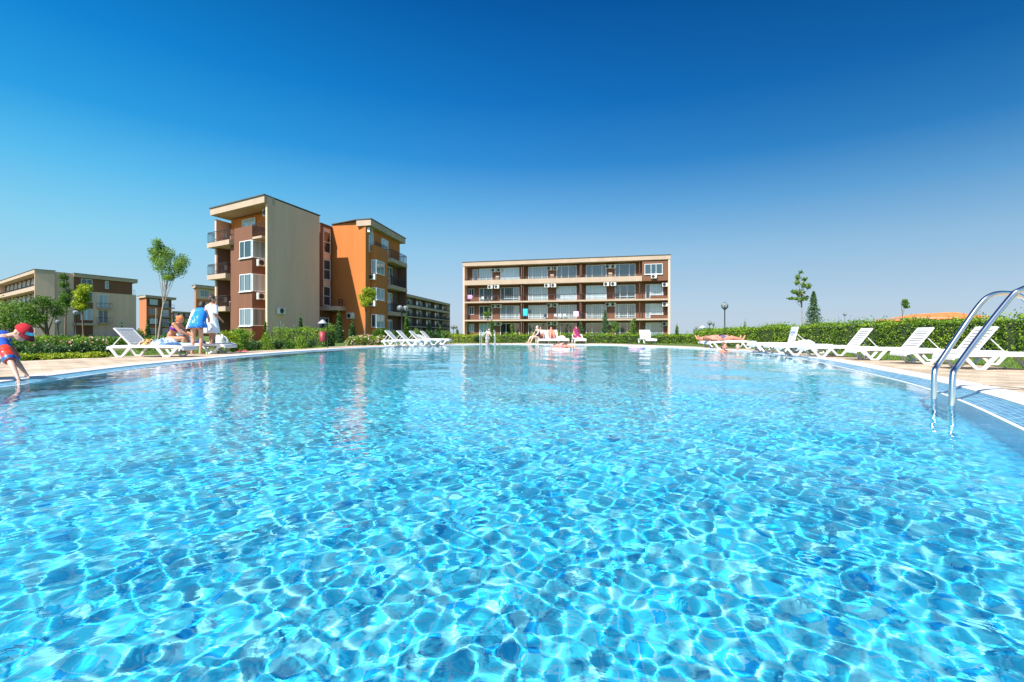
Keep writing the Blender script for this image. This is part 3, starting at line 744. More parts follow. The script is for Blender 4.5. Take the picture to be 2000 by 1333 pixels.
def pane_mat(name, dark, light):
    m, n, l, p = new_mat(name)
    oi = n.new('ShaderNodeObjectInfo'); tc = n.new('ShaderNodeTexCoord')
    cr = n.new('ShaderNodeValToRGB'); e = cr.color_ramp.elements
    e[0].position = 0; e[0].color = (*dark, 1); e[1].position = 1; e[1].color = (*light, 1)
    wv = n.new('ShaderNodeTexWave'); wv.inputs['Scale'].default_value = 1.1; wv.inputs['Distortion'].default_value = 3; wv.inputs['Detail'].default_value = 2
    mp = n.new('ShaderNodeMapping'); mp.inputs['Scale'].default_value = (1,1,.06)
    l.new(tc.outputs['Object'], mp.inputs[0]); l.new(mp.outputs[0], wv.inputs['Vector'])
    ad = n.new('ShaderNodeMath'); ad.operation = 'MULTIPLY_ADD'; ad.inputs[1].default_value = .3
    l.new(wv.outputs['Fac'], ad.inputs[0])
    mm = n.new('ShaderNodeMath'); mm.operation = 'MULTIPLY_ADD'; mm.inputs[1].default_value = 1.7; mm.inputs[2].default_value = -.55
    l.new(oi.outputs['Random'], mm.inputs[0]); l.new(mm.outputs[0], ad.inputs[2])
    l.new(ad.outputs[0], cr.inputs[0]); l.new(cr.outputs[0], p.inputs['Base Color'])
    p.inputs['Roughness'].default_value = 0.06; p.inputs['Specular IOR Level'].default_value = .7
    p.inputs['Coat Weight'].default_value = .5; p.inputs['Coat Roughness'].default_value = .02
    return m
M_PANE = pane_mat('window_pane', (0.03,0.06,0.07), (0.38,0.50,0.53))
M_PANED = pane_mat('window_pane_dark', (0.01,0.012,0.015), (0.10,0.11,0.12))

class Face:
    """a vertical facade plane: s metres along it, d metres out of it (towards the viewer), z up"""
    def __init__(f, a, b, root):
        f.a = Vector(a); f.u = (Vector(b)-Vector(a)).normalized(); f.n = Vector((f.u.y, -f.u.x)); f.L = (Vector(b)-Vector(a)).length
        f.root = root; f.o = root.location.xy.copy()
    def p(f, s, d, z):
        q = f.a + f.u*s + f.n*d - f.o
        return (q.x, q.y, z)
    def s_at(f, x):                 # distance along the face under an image column
        k = (x-1000)/FPX
        # a.x+u.x s = k (a.y+u.y s)
        return (k*f.a.y - f.a.x)/(f.u.x - k*f.u.y)
    def z_at(f, y, s):
        return HC + (HOR-y)/FPX*(f.a.y+f.u.y*s)
    def box(f, mb, s0, s1, d0, d1, z0, z1):
        pts = [f.p(s0,d0,0)[:2], f.p(s1,d0,0)[:2], f.p(s1,d1,0)[:2], f.p(s0,d1,0)[:2]]
        mb.prism([(q[0],q[1]) for q in pts], z0, z1); return mb
    def window(f, s0, s1, z0, z1, d=0.0, divs=2, transom=None, door=False, pane=None, fw=.07, name='window', mid=None, sill=False):
        fr = MB()
        f.box(fr, s0, s1, d+.005, d+.07, z1-fw, z1); f.box(fr, s0, s1, d+.005, d+.07, z0, z0+fw)
        f.box(fr, s0, s0+fw, d+.005, d+.068, z0+fw, z1-fw); f.box(fr, s1-fw, s1, d+.005, d+.068, z0+fw, z1-fw)
        cuts = mid or [i/divs for i in range(1, divs)]
        for c in cuts:
            q = s0+(s1-s0)*c; f.box(fr, q-fw*.45, q+fw*.45, d+.005, d+.075, z0+fw, z1-fw)
        if transom is not None:
            q = z0+(z1-z0)*transom; f.box(fr, s0+fw, s1-fw, d+.005, d+.062, q-.03, q+.03)
        if sill: f.box(fr, s0-.08, s1+.08, d+.005, d+.14, z0-.06, z0-.003)
        o = fr.build(name, M_FRAME, f.root)
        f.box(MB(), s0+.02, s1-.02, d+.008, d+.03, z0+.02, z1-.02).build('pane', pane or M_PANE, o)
        return o
    def railing(f, s0, s1, d, z0, h=.9, ends=0.0, name='railing', fine=True):
        mb = MB()
        def run(A, B):
            A, B = Vector(A), Vector(B); L = (B-A).length; n = max(2, int(L/(.14 if fine else .6)))
            mb.tube([A+Vector((0,0,h)), B+Vector((0,0,h))], .03, 5); mb.tube([A+Vector((0,0,.08)), B+Vector((0,0,.08))], .015, 4)
            if fine: mb.tube([A+Vector((0,0,h-.15)), B+Vector((0,0,h-.15))], .012, 4)
            for i in range(n+1):
                q = A.lerp(B, i/n); mb.tube([q, q+Vector((0,0,h))], .011 if i % 7 else .022, 4, cap=False)
        run(f.p(s0,d,z0), f.p(s1,d,z0))
        if ends:
            run(f.p(s0,d,z0), f.p(s0,d-ends,z0)); run(f.p(s1,d,z0), f.p(s1,d-ends,z0))
        return mb.build(name, M_RAIL, f.root)
    def ac(f, s, z, d=0.0, w=.8, h=.55, brackets=True):
        mb = MB(); f.box(mb, s-w/2, s+w/2, d+.06, d+.38, z, z+h)
        if brackets: 
            for q in (-.28,.28): f.box(mb, s+q-.02, s+q+.02, d+.002, d+.36, z-.05, z-.003)
        o = mb.build('air_conditioner', M_ACW, f.root, bevel=.02)
        g = MB(); c = f.p(s-w*.12, d+.385, z+h/2); t = Vector((f.u.x,f.u.y,0)); nn = Vector((f.n.x,f.n.y,0))
        ring_ = []
        for k in range(16):
            a = 2*math.pi*k/16; ring_.append(Vector(c)+t*math.cos(a)*h*.40+Vector((0,0,1))*math.sin(a)*h*.40)
        front = [q+nn*.012 for q in ring_]
        g.add(ring_+front, [tuple(range(16,32))]+[(k,(k+1)%16,(k+1)%16+16,k+16) for k in range(16)])
        g.build('fan_grille', M_ACD, o)
        return o

def gallery_building(A, B, depth, Ztop, label, cat, cfg):
    """long block with open balconies in rows between two end walls; A -> B runs along the facade, left to right"""
    root = empty('apartment_building', (A[0], A[1], -.05)); tag(root, label, cat, cfg.get('group'))
    f = Face(A, B, root); L = f.L; rec = cfg.get('rec', 1.5); T = cfg.get('T', .30)
    n_fl = 4; pitch = cfg.get('pitch', 3.02)
    zb = [0.0, 2.95, 5.98, 9.0]            # balcony floor levels
    body = MB(); f.box(body, T, L-T, -rec-depth, -rec, 0, Ztop-.75); body.build('wall', cfg.get('wall', M_BROWN), root)
    for s0, s1 in ((0, T), (L-T, L)):
        w = MB(); f.box(w, s0, s1, -rec-depth-.02, 0, 0, Ztop-.1); w.build('end_wall', cfg.get('end', M_TAN), root)
    r = MB(); f.box(r, -.05, L+.05, -rec-depth-.1, .06, Ztop-.72, Ztop-.06); rf = r.build('roof', M_CREAM, root)
    r = MB(); f.box(r, -.12, L+.12, -rec-depth-.2, .14, Ztop-.058, Ztop+.02); r.build('roof_edging', M_ROOF, rf)
    e1 = cfg.get('top_end', L-T)
    for k in (1, 2, 3):
        s = MB()
        if k == 3: f.box(s, T, e1, -rec, .04, zb[3]-.28, zb[3]+.5)
        else: f.box(s, T, L-T, -rec, .02, zb[k]-.25, zb[k])
        s.build('balcony', M_CREAM, root)
    for k in (1, 2): f.railing(T+.02, L-T-.02, -.04, zb[k], .95)
    f.railing(T+.02, e1-.02, -.06, zb[3]+.5, .38)
    f.divs = cfg.get('divs', [])
    for s in f.divs:
        for k in range(4):
            top = (zb[k+1]-.3 if k < 3 else Ztop-.74); 
            d = MB(); f.box(d, s-.08, s+.08, -rec, -.12 if k<3 else -.3, zb[k]+(0.0 if k<3 else .5)+.002, top-.003); d.build('balcony_divider', M_DBROWN, root)
    return root, f, zb

# the long block straight ahead
YL = 12*FPX/(652-512); YR = 12*FPX/(652-497)
A = (px(904,YL), YL); B = (px(1309,YR), YR)
Ld = math.hypot(B[0]-A[0], B[1]-A[1])
ftmp = Face(A, B, empty('probe', (0,0,0))); 
def sc_(x, f=None, d=-1.5):
    g = Face((A[0]+ftmp.n.x*d, A[1]+ftmp.n.y*d), (B[0]+ftmp.n.x*d, B[1]+ftmp.n.y*d), ftmp.root); return g.s_at(x)
div_s = [sc_(x,d=-.8) for x in (1020,1134,1247)]
# the flush brown bay on the top right is added below
blk, F, zb = gallery_building(A, B, 10, 12.62, 'long four storey brown apartment block with cream balcony bands straight across the pool', 'apartment building',
      dict(divs=div_s[:2], top_end=sc_(1254,d=0)))
bpy.data.objects.remove(ftmp.root)
ftmp.root = blk
cols = [(977.5,1014.6,.05),(1032,1070,.05),(1087,1126.4,0),(1144.6,1184.5,0),(1201,1241,0)]
for k in range(4):
    z0 = zb[k]+.12; z1 = zb[k]+2.35 if k < 3 else 11.62
    if k == 3: z0 = zb[3]+.15
    for j, (xa, xb, _) in enumerate(cols):
        md = random.choice([[.22,.7],[.25,.6],[.3,.78],[.2,.62]])
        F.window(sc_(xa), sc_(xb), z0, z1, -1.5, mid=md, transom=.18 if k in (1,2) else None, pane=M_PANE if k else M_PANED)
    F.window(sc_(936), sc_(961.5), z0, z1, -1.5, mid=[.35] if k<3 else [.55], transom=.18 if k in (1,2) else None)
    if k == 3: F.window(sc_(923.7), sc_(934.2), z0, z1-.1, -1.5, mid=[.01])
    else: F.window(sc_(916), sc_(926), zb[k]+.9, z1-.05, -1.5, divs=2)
    if k < 3:
        F.window(sc_(1261), sc_(1270), z0, z1, -1.5, mid=[.02]); F.window(sc_(1270.3), sc_(1295), z0+.5 if k else z0, z1, -1.5, mid=[.03])
    # air conditioners hang in pairs beside the bay windows
    for (xa, z_) in (((964,0),(975,0),(1073,0),(1085,0),(1187.5,0),(1198,0)) if k != 2 else ((961,0),(973.5,0),(1070.5,0),(1083,0),(1185,0),(1198.5,0))):
        F.ac(sc_(xa, d=-1.2), (zb[k]+2.0 if k < 2 else zb[k]+2.1) if k < 3 else 10.95, -1.5 if k != 2 else -.40, w=.85, h=.6)
    if k < 3: F.ac(sc_(1299, d=-.5), zb[k]+1.85, -1.5 if k == 0 else -.8, w=.85, h=.6)
# flush brown bay at the top right with its window
bay = MB(); F.box(bay, sc_(1254,d=0)+.02, F.L-.36, -1.49, -.12, zb[3]-.28, 11.89); bay.build('wall', M_BROWN, blk)
F.window(sc_(1259,d=-.1), sc_(1294,d=-.1), 9.35+.35, 11.3, -.115, mid=[.36,.64], sill=True)
F.ac(sc_(1277,d=0), 9.05, -.12, w=.85, h=.6)
# cream posts between the upper bays and rain pipes
for x in (971,1078,1192):
    q = MB(); F.box(q, sc_(x,d=0)-.28, sc_(x,d=0)+.28, -.45, -.08, zb[3]+.5, zb[3]+1.15); q.build('parapet_post', M_CREAM, blk)
for x in (1022,1136,1249.5):
    q = MB(); q.tube([F.p(sc_(x,d=-.1),-.3,.1), F.p(sc_(x,d=-.1),-.3,11.8)], .06, 6, False); q.build('rain_pipe', M_DBROWN, blk)
# things hanging and standing on the balconies
def towel_hang(x, y0, y1, w, col, label, f=None, d=.02):
    f = f or F; s = f.s_at(x); z1 = f.z_at(y0, s); z0 = f.z_at(y1, s)
    mb = MB(); vs = []; fs = []; n = 10
    for i in range(n+1):
        q = s-w/2+w*i/n; off = .03*math.sin(i*1.9)
        for (z, dd) in ((z0, d+off), (z1, d+.01), (z1, d-.05), (z0+.25, d-.06-off)): vs.append(f.p(q, dd, z))
    for i in range(n):
        for j in range(3): fs.append((i*4+j, i*4+4+j, i*4+5+j, i*4+1+j))
    o = mb.add(vs, fs, True).build('towel', mat('towel_cloth', col, .95, .15, 6, .4, 60))
    o.location = f.root.location; tag(o, label, 'towel', 'towels drying on balcony rails')
    return o
towel_hang(1026, 603, 617, .75, (0.03,0.42,0.66), 'turquoise towel hanging on a second floor balcony of the long block')
towel_hang(1125, 608, 618, .8, (0.72,0.45,0.62), 'pink patterned towel on a balcony rail of the long block')
towel_hang(918, 576, 584, .8, (0.45,0.25,0.42), 'mauve towel at the left end of the upper balcony of the long block')
def chair(x, k, col, label, f=None, lv=None, d=-.7, group='plastic chairs on the balconies', size=1.0):
    f = f or F; s = f.s_at(x); z = (lv if lv is not None else zb[k])
    b = f.p(s, d, 0); root = empty('balcony_chair', (b[0]+f.root.location.x, b[1]+f.root.location.y, z-.05+.002), math.atan2(f.u.y, f.u.x)+random.uniform(-.5,.5))
    m = mat('chair_plastic', col, .5, .05)
    MB().cbox((0,0,.43),(.46,.44,.04)).build('seat', m, root, bevel=.01)
    MB().cbox((0,.22,.66),(.46,.035,.46)).build('backrest', m, root, bevel=.01)
    for q in ((-.2,-.19),(.2,-.19),(-.2,.2),(.2,.2)): MB().tube([(q[0],q[1],0),(q[0]*.95,q[1]*.95,.42)], .018, 6).build('leg', m, root)
    tag(root, label, 'chair', group)
    return root
for x, k, c, w in ((946,2,(.03,.03,.03),'dark chair at the left of the dark balcony set on the third floor balcony'),(953,2,(.03,.03,.03),'dark chair in the middle of the dark balcony set'),(961,2,(.03,.03,.03),'dark chair at the right of the dark balcony set'),
                   (1063,1,(.05,.05,.06),'black chair on the second floor balcony near the turquoise towel'),(1083,1,(.6,.6,.62),'grey chair left of the white chairs on the second floor balcony'),(1092,1,(.8,.8,.8),'white chair left of two on the second floor balcony'),(1102,1,(.8,.8,.8),'white chair nearest the pink towel'),(938,2,(.75,.75,.75),'white chair left of the dark balcony set')):
    chair(x, k, c, w)

# ---------------------------------------------------------------- the stepped orange block on the left
P0 = (px(522,41.8), 41.8); P1 = (px(624,48.9), 48.9)
B0 = (px(625.5,50.8), 50.8); P2 = (px(648.5,52.9), 52.9); P3 = (px(714,50.5), 50.5); P4 = (px(790,60.9), 60.9)
blkB = empty('apartment_building', (P0[0], P0[1], -.05))
tag(blkB, 'stepped four storey block with blank beige side wall, brown bays and an orange wing', 'apartment building')
W = Vector((-.852,.523)); V = Vector((.22,.976)).normalized(); ZT = 12.62
p0 = Vector(P0)
o_ = blkB.location.xy
def plan(mb, pts, z0, z1): return mb.prism([(q[0]-o_.x, q[1]-o_.y) for q in pts], z0, z1)
# front face runs from the far left end towards P0, so that its normal looks at the pool
FR = Face(p0 + W*8.75, p0, blkB); LF = FR.L      # s = LF - distance from P0
def fs_(x): return FR.s_at(x)
SB = LF - 2.3; SA = LF - 5.8                    # bay between SA and SB
# left wing volume: recessed 1.5 m behind the front line
back = V*10
q0 = p0 + W*.25; qL = p0 + W*9.35
inn = Vector((.523,.852))*1.5
fp = lambda s, d: (FR.a + FR.u*s + FR.n*d)
zf = [0.0, 3.15, 6.2, 9.25]
w_ = MB(); plan(w_, [p0+V*1.7+W*.28, Vector(P1)+W*.275, Vector(P1)+W*9.0, fp(.28,-1.5)], 0, ZT-.76); w_.build('wall', M_ORANGE, blkB)
e_ = MB(); plan(e_, [p0, Vector(P1), Vector(P1)+W*.27, p0+W*.27], 0, ZT-.12); e_.build('side_wall', M_TAN, blkB)
e_ = MB(); plan(e_, [fp(0,-.1), fp(.26,-.1), fp(.26,-.1)+V*8, fp(0,-.1)+V*8], 0, ZT-1.0); e_.build('side_wall', M_TAN, blkB)
bb = MB(); FR.box(bb, SA, SB, -1.49, 0, 0, zf[3]+1.05); bb.build('bay', M_BROWN, blkB)
r_ = MB(); plan(r_, [fp(-.05,.3), fp(LF+.02,.3)+Vector((.02,0)), p0+V*.9+Vector((.03,0)), p0+V*.9+W*.3, Vector(P1)+W*.3, Vector(P1)+W*8.5], ZT-.68, ZT-.06); rfB = r_.build('roof', M_CREAM, blkB)
r_ = MB(); plan(r_, [fp(-.13,.38), fp(LF+.1,.38), Vector(P1)+Vector((.08,.05)), Vector(P1)+W*8.6], ZT-.058, ZT+.03); r_.build('roof_edging', M_ROOF, rfB)
# corner windows of the bay: front part and side part
sideF = Face(fp(SB,0), fp(SB,-1.3), blkB)
# the side face of the bay looks right
for (ya, yb, lv) in ((470,504,2),(535,569,1),(602,636,0)):
    z1 = HC+(HOR-ya)/FPX*43.6; z0 = HC+(HOR-yb)/FPX*43.6
    FR.window(fs_(469), SB-.0, z0, z1, 0, mid=[.42], sill=True)
    sideF.window(.0, 1.28, z0, z1, 0, mid=[.03])
    if lv: sideF.ac(.75, z0-.72, 0, w=.8, h=.6)
# terrace level: window, door, railing, air conditioner
FR.window(fs_(446)-.3, fs_(468), zf[3]+.1, 11.55, -1.5, mid=[.5])
FR.window(LF-2.25, LF-1.05, zf[3]+.1, 11.6, -1.5, mid=[.45])
FR.ac(LF-1.3, 11.15, -1.0, w=.85, h=.62)
FR.railing(SB+.05, LF-.28, -.05, zf[3]+.15, .95)
tb = MB(); FR.box(tb, SB, LF-.88, -1.49, -.02, zf[3]-.2, zf[3]); tb.build('balcony', M_CREAM, blkB)
# balconies at the left end
for k in (1,2,3):
    s1 = SA+.02 if k < 3 else SA+.9
    b_ = MB(); FR.box(b_, -.35, SA+(.0 if k<3 else .6)-.02, -1.49, .45, zf[k]-.42, zf[k]+.02)
    b_.build('balcony', M_CREAM, blkB)
    FR.railing(-.3, SA+(.0 if k<3 else .55), .38, zf[k]+.02, .98, ends=1.5 if k == 3 else 1.2)
    FR.window(SA-1.5, SA-.35, zf[k-1]+.1, zf[k-1]+2.35, -1.5, mid=[.5])
    q = MB(); FR.box(q, .3, .62, -1.492, -1.3, zf[k-1], zf[k]-.44); q.build('wall', M_DBROWN, blkB)
q = MB(); FR.box(q, .27, .5, -1.3, -.1, 0, zf[3]-.45); q.build('wall', M_DBROWN, blkB)
# air conditioner and white downpipe on the blank wall
SW = Face(p0, P1, blkB)
sv = SW.s_at(545); SW.ac(sv, SW.z_at(613, sv), 0, w=.8, h=.58)
MB().tube([SW.p(sv+.1,.06,1.8), SW.p(sv+.15,.06,.05)], .035, 6).build('rain_pipe', M_FRAME, blkB)
# brown stair tower
br = MB(); plan(br, [B0, P2, Vector(P2)+W*7, Vector(B0)+W*6], 0, 12.25); br.build('wall', M_BROWN, blkB)
br = MB(); plan(br, [Vector(B0)+Vector((.05,-.08)), Vector(P2)+Vector((.07,0)), Vector(P2)+W*7, Vector(B0)+W*6], 12.253, 12.33); br.build('roof_edging', M_ROOF, blkB)
ST = Face(B0, P2, blkB)
s0_, s1_ = ST.s_at(631), ST.s_at(644.5)
for (ya, yb) in ((453,495),(508,547),(560,597)):
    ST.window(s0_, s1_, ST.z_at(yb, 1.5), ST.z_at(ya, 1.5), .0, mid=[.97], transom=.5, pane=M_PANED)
for (ya, yb) in ((447,452.5),(495.5,507.5),(547.5,559.5)):
    q = MB(); ST.box(q, s0_, s1_, 0, .05, ST.z_at(yb,1.5), ST.z_at(ya,1.5)); q.build('spandrel', M_TAN, blkB)
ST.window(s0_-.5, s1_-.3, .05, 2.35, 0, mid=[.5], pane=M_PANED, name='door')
cz = 3.1
cn = MB(); ST.box(cn, -.1, 2.6, 0, 2.1, cz-.02, cz+.42); can = cn.build('canopy', M_CREAM, blkB)
fc = bpy.data.curves.new('letter', 'FONT'); fc.body = 'B'; fc.size = 1.15; fc.extrude = .03; fc.align_x = 'CENTER'
fc.materials.append(M_RAIL); ft = bpy.data.objects.new('letter_curve', fc); COL.objects.link(ft); bpy.context.view_layer.update()
me_ = bpy.data.meshes.new_from_object(ft.evaluated_get(bpy.context.evaluated_depsgraph_get())); bpy.data.objects.remove(ft)
fo = bpy.data.objects.new('letter', me_); COL.objects.link(fo); fo.parent = can
cp = ST.p(.6, 2.0, cz+.43); fo.location = cp; fo.rotation_euler = (R(90), 0, R(-12))
# orange wing
OF = Face(P2, P3, blkB)
V2 = Vector((.12,.993)).normalized()
ow = MB(); plan(ow, [P2, P3, Vector(P3)+V2*10.2, Vector(P2)+V*11], 0, ZT-.1); ow.build('wall', M_ORANGE, blkB)
so = OF.s_at(688); OF.ac(so, OF.z_at(622, so), 0, w=.85, h=.62)
SF = Face(P3, (P3[0]+V2.x*10.2, P3[1]+V2.y*10.2), blkB)       # faces right
ang = SF
bayo = MB(); SF.box(bayo, 1.3, 4.6, 0, .6, 0, zf[3]+.85); bayo.build('bay', M_ORANGE, blkB)
rr = MB(); plan(rr, [Vector(P3)-OF.u*1.0+Vector(OF.n)*.32, SF.a+SF.u*(-.2)+SF.n*.66, SF.a+SF.u*10.4+SF.n*.66, SF.a+SF.u*10.4-SF.n*3, Vector(P3)-OF.u*1.0+V*3], ZT-.70, ZT-.06); rw = rr.build('roof', M_CREAM, blkB)
rr = MB(); plan(rr, [Vector(P2)+OF.n*.12, Vector(P3)-OF.u*1.0+OF.n*.38, SF.a+SF.u*(-.3)+SF.n*.74, SF.a+SF.u*10.5+SF.n*.74, Vector(P2)+V*11], ZT-.058, ZT+.03); rr.build('roof_edging', M_ROOF, rw)
bs = Face(SF.a+SF.u*1.3, SF.a+SF.u*1.3+SF.n*.6, blkB)      # small face of the bay looking at the pool
SO = Face(SF.a+SF.n*.6+SF.u*1.3, SF.a+SF.n*.6+SF.u*4.6, blkB)
for k, (ya, yb) in enumerate(((505,532),(560,584),(613,639))):
    z1 = HC+(HOR-ya)/FPX*51.2; z0 = HC+(HOR-yb)/FPX*51.2
    bs.window(.08, .6, z0, z1, 0, mid=[.97]); SO.window(0.0, 2.2, z0, z1, 0, mid=[.55], sill=True)
    if k < 2: bs.ac(.25, z0-.72, 0, w=.8, h=.6)
SF.window(.8, 1.9, zf[3]+.1, 11.5, 0, mid=[.5]); SF.window(4.2, 6.2, zf[3]+.1, 11.5, 0, mid=[.4])
SF.ac(.55, 11.3, .0, w=.7, h=.5)
SF.railing(1.35, 4.6, .55, zf[3]+.85, .4)
dk2 = MB(); SF.box(dk2, 4.6, 10.2, .0, .02, 0, zf[3]-.42); dk2.build('wall', M_DBROWN, blkB)
for k in (1,2,3):
    b_ = MB(); SF.box(b_, 4.62, 9.8, .022, 1.1, zf[k]-.42, zf[k]+.02); b_.build('balcony', M_CREAM, blkB)
    SF.railing(4.7, 9.7, 1.04, zf[k]+.02, .98, ends=.95)
    SF.window(5.6, 7.4, zf[k-1]+.1, zf[k-1]+2.3, .02, mid=[.5])
    q = MB(); SF.box(q, 9.55, 9.8, .022, 1.05, zf[k-1]+.03, zf[k]-.425); q.build('pillar', M_DBROWN, blkB)
# balcony furniture and laundry on the left wing
for k, w in ((1,'first floor'),(2,'second floor'),(3,'top floor')):
    chair(430, k, (.06,.04,.03), 'dark chair on the '+w+' balcony of the stepped block', FR, zf[k]+.07, -.3, 'chairs on the balconies of the stepped block')
    if k != 2: chair(444, k, (.75,.75,.75), 'white chair on the '+w+' balcony of the stepped block', FR, zf[k]+.07, -.5, 'chairs on the balconies of the stepped block')

# ---------------------------------------------------------------- far left block, its gallery side seen sharply from the side
C0 = (px(68,89.5), 89.5); CL = (C0[0]-40*.81, C0[1]+40*.588); C1 = (px(144,95.6), 95.6); C2 = (px(266,107.5), 107.5)
ub = (Vector(C0)-Vector(CL)).normalized()
fl, FL, zbl = gallery_building(CL, C0, 1.2, 12.62, 'beige and brown block at the far left whose balcony rows run out of the photograph', 'apartment building', dict(wall=M_DBROWN, divs=[]))
for k in range(4):
    for s in np.arange(3, FL.L-5, 4.2):
        FL.window(s, s+2.3, zbl[k]+.12, zbl[k]+2.3, -1.5, mid=[.4]); 
        if k: FL.ac(s+3.1, zbl[k]+1.95, -1.5)
ol = fl.location.xy
def planl(mb, pts, z0, z1): return mb.prism([(q[0]-ol.x, q[1]-ol.y) for q in pts], z0, z1)
C0v, C1v, C2v = Vector(C0), Vector(C1), Vector(C2)
planl(MB(), [C0v+Vector((.02,.02)), C1v, C1v-ub*9, C0v-ub*.34+Vector((0,.3))], 0, ZT-.1).build('end_wall', M_TAN, fl)
planl(MB(), [C1v+Vector((.0,.03)), C2v, C2v-ub*14, C1v-ub*8], 0, 9.2).build('wall', M_TAN, fl)
planl(MB(), [C1v+Vector((.0,.03)), C1v.lerp(C2v,.93), C1v.lerp(C2v,.93)-ub*13, C1v-ub*8], 9.2, ZT-.75).build('wall', M_BROWN, fl)
planl(MB(), [C1v+Vector((.3,-.3)), C2v+Vector((.5,-.2)), C2v-ub*14, C1v-ub*8], ZT-.75, ZT-.06).build('roof', M_CREAM, fl)
planl(MB(), [C1v+Vector((.4,-.4)), C2v+Vector((.6,-.3)), C2v-ub*14, C1v-ub*8], ZT-.058, ZT+.03).build('roof_edging', M_ROOF, fl)
G = Face(C1, C2, fl)
q = MB(); G.box(q, .05, G.s_at(181), .0, .06, 0, 9.3); q.build('wall', M_BROWN, fl)
for (xa, xb, ya, yb, dd) in ((158,180,545,561,.0),(205,212,549,564,.0),(157,180,603,625,.06),(191,211,576,601,.0),(191,211,606,632,.0),(160,180,570,590,.06)):
    a, b = G.s_at(xa), G.s_at(xb); m_ = (a+b)/2
    G.window(a, b, G.z_at(yb, m_), G.z_at(ya, m_), dd, mid=[.5])
for (ya) in (602,630):
    a, b = G.s_at(189), G.s_at(213); z = G.z_at(ya, (a+b)/2)
    q = MB(); G.box(q, a, b, .0, 1.0, z-.25, z); q.build('balcony', M_CREAM, fl); G.railing(a, b, .95, z, 1.0, ends=.9, fine=False)
a, b = G.s_at(140), G.s_at(183); q = MB(); G.box(q, a+.1, b, .065, 1.2, 2.3, 2.75); q.build('canopy', M_CREAM, fl)
G.railing(G.L*.93+.3, G.L-.1, -.1, 9.2, 1.0, fine=False)

# shaded long block behind the orange wing
rbk, FRb, zr = gallery_building((px(793,145),145), (px(879,195),195), 10, 12.62, 'distant long block in shade between the orange wing and the long brown block', 'apartment building', dict(wall=M_DBROWN, end=M_TAN, divs=[10,20,30,40]))
for k in range(4):
    for s in np.arange(2, 46, 5.2):
        FRb.window(s, s+3, zr[k]+.12, zr[k]+2.3, -1.5, mid=[.4])
        if k: FRb.ac(s+3.9, zr[k]+1.8, -1.5, w=1.0, h=.7)
def small_block(x0, Y0, x1, Y1, x2, Y2, label, wall1, wall2, bal=True):
    """two visible faces: x0->x1 lit, x1->x2 with balconies"""
    a, b, c = Vector((px(x0,Y0),Y0)), Vector((px(x1,Y1),Y1)), Vector((px(x2,Y2),Y2))
    root = empty('apartment_building', (b.x, b.y, -.05)); tag(root, label, 'apartment building'); oo = root.location.xy
    d = a + (c-b)
    pp = lambda pts: [(q.x-oo.x, q.y-oo.y) for q in pts]
    MB().prism(pp([a,b,c,d]), 0, ZT-.7).build('wall', wall1, root)
    f = Face(b, c, root)
    MB().prism(pp([a+Vector((-.3,-.5)), b+Vector((.4,-.9)), c+Vector((1.6,0)), d]), ZT-.68, ZT-.05).build('roof', M_CREAM, root)
    MB().prism(pp([a+Vector((-.4,-.6)), b+Vector((.5,-1.0)), c+Vector((1.8,0)), d]), ZT-.048, ZT+.05).build('roof_edging', M_ROOF, root)
    n = max(1, int(f.L/9))
    for k in range(4):
        for j in range(n):
            s = f.L*(j+.12)/n; w = f.L/n
            f.window(s, s+w*.3, zf[k]+.6, zf[k]+2.3, 0.02, divs=2)
            f.window(s+w*.5, s+w*.75, zf[k]+.1, zf[k]+2.3, 0.02, divs=2)
            if bal and k:
                q = MB(); f.box(q, s+w*.42, s+w*.86, .0, 1.3, zf[k]-.3, zf[k]); q.build('balcony', M_CREAM, root)
                f.railing(s+w*.42, s+w*.86, 1.25, zf[k], 1.0, ends=1.2, fine=False)
        if k % 2 == 1:
            q = MB(); f.box(q, .1, f.L-.1, .0, .015, zf[k], zf[k]+2.6); q.build('wall', wall2, root)
    return root
small_block(272,155,286,151,335,162.5, 'small distant orange block seen past the trunk of the slender young tree', M_ORANGE2, M_DBROWN)
small_block(322,262,337,258,400,285, 'low dark roofline of the most distant block behind the seated woman', M_DBROWN, M_BROWN)
small_block(380,122,383,119,440,128, 'pale orange block peeking out left of the stepped block, behind the robed woman', M_ORANGE, M_TAN)
# orange tiled roof behind the right hedge
hx = empty('house', (px(1840,62), 62, -.05)); tag(hx, 'house with orange tiled hip roof, only its roof showing above the right hedge', 'house')
M_TILE = mat('roof_tiles', (0.72,0.20,0.05), .8, .15, 1.5, .6, 12)
wv_ = MB().box(-3.2,5,0,7,0,2.75); wv_.build('wall', M_CREAM, hx)
rt = MB(); xa, xb = px(1784,62)-px(1840,62), px(1930,62)-px(1840,62)
rt.add([(xa,-.6,2.35),(xb,-.6,2.75),(xb,7.6,2.75),(xa,7.6,2.35),(xa+2.6,3.2,3.25),(xb-1.5,3.2,3.55)], [(0,1,5,4),(1,2,5),(2,3,4,5),(3,0,4),(0,3,2,1)])
rt.build('roof', M_TILE, hx)
# ---------------------------------------------------------------- pool ladders
STEEL = mat('stainless_steel', (0.74,0.71,0.66), 0.22, 0.03, 4, metal=1.0)
PLAST = mat('white_plastic', (0.68,0.67,0.64), 0.5, 0.03, 3)
def arc_pts(pts, r=.12, k=6):
    """polyline with rounded corners"""
    pts = [Vector(p) for p in pts]; out = [pts[0]]
    for i in range(1, len(pts)-1):
        a, b, c = pts[i-1], pts[i], pts[i+1]
        d1 = (a-b); d2 = (c-b); q = min(r, d1.length*.45, d2.length*.45)
        s, e_ = b+d1.normalized()*q, b+d2.normalized()*q
        for j in range(k+1):
            t = j/k; out.append(s*(1-t)**2 + b*2*t*(1-t) + e_*t*t)
    out.append(pts[-1]); return out
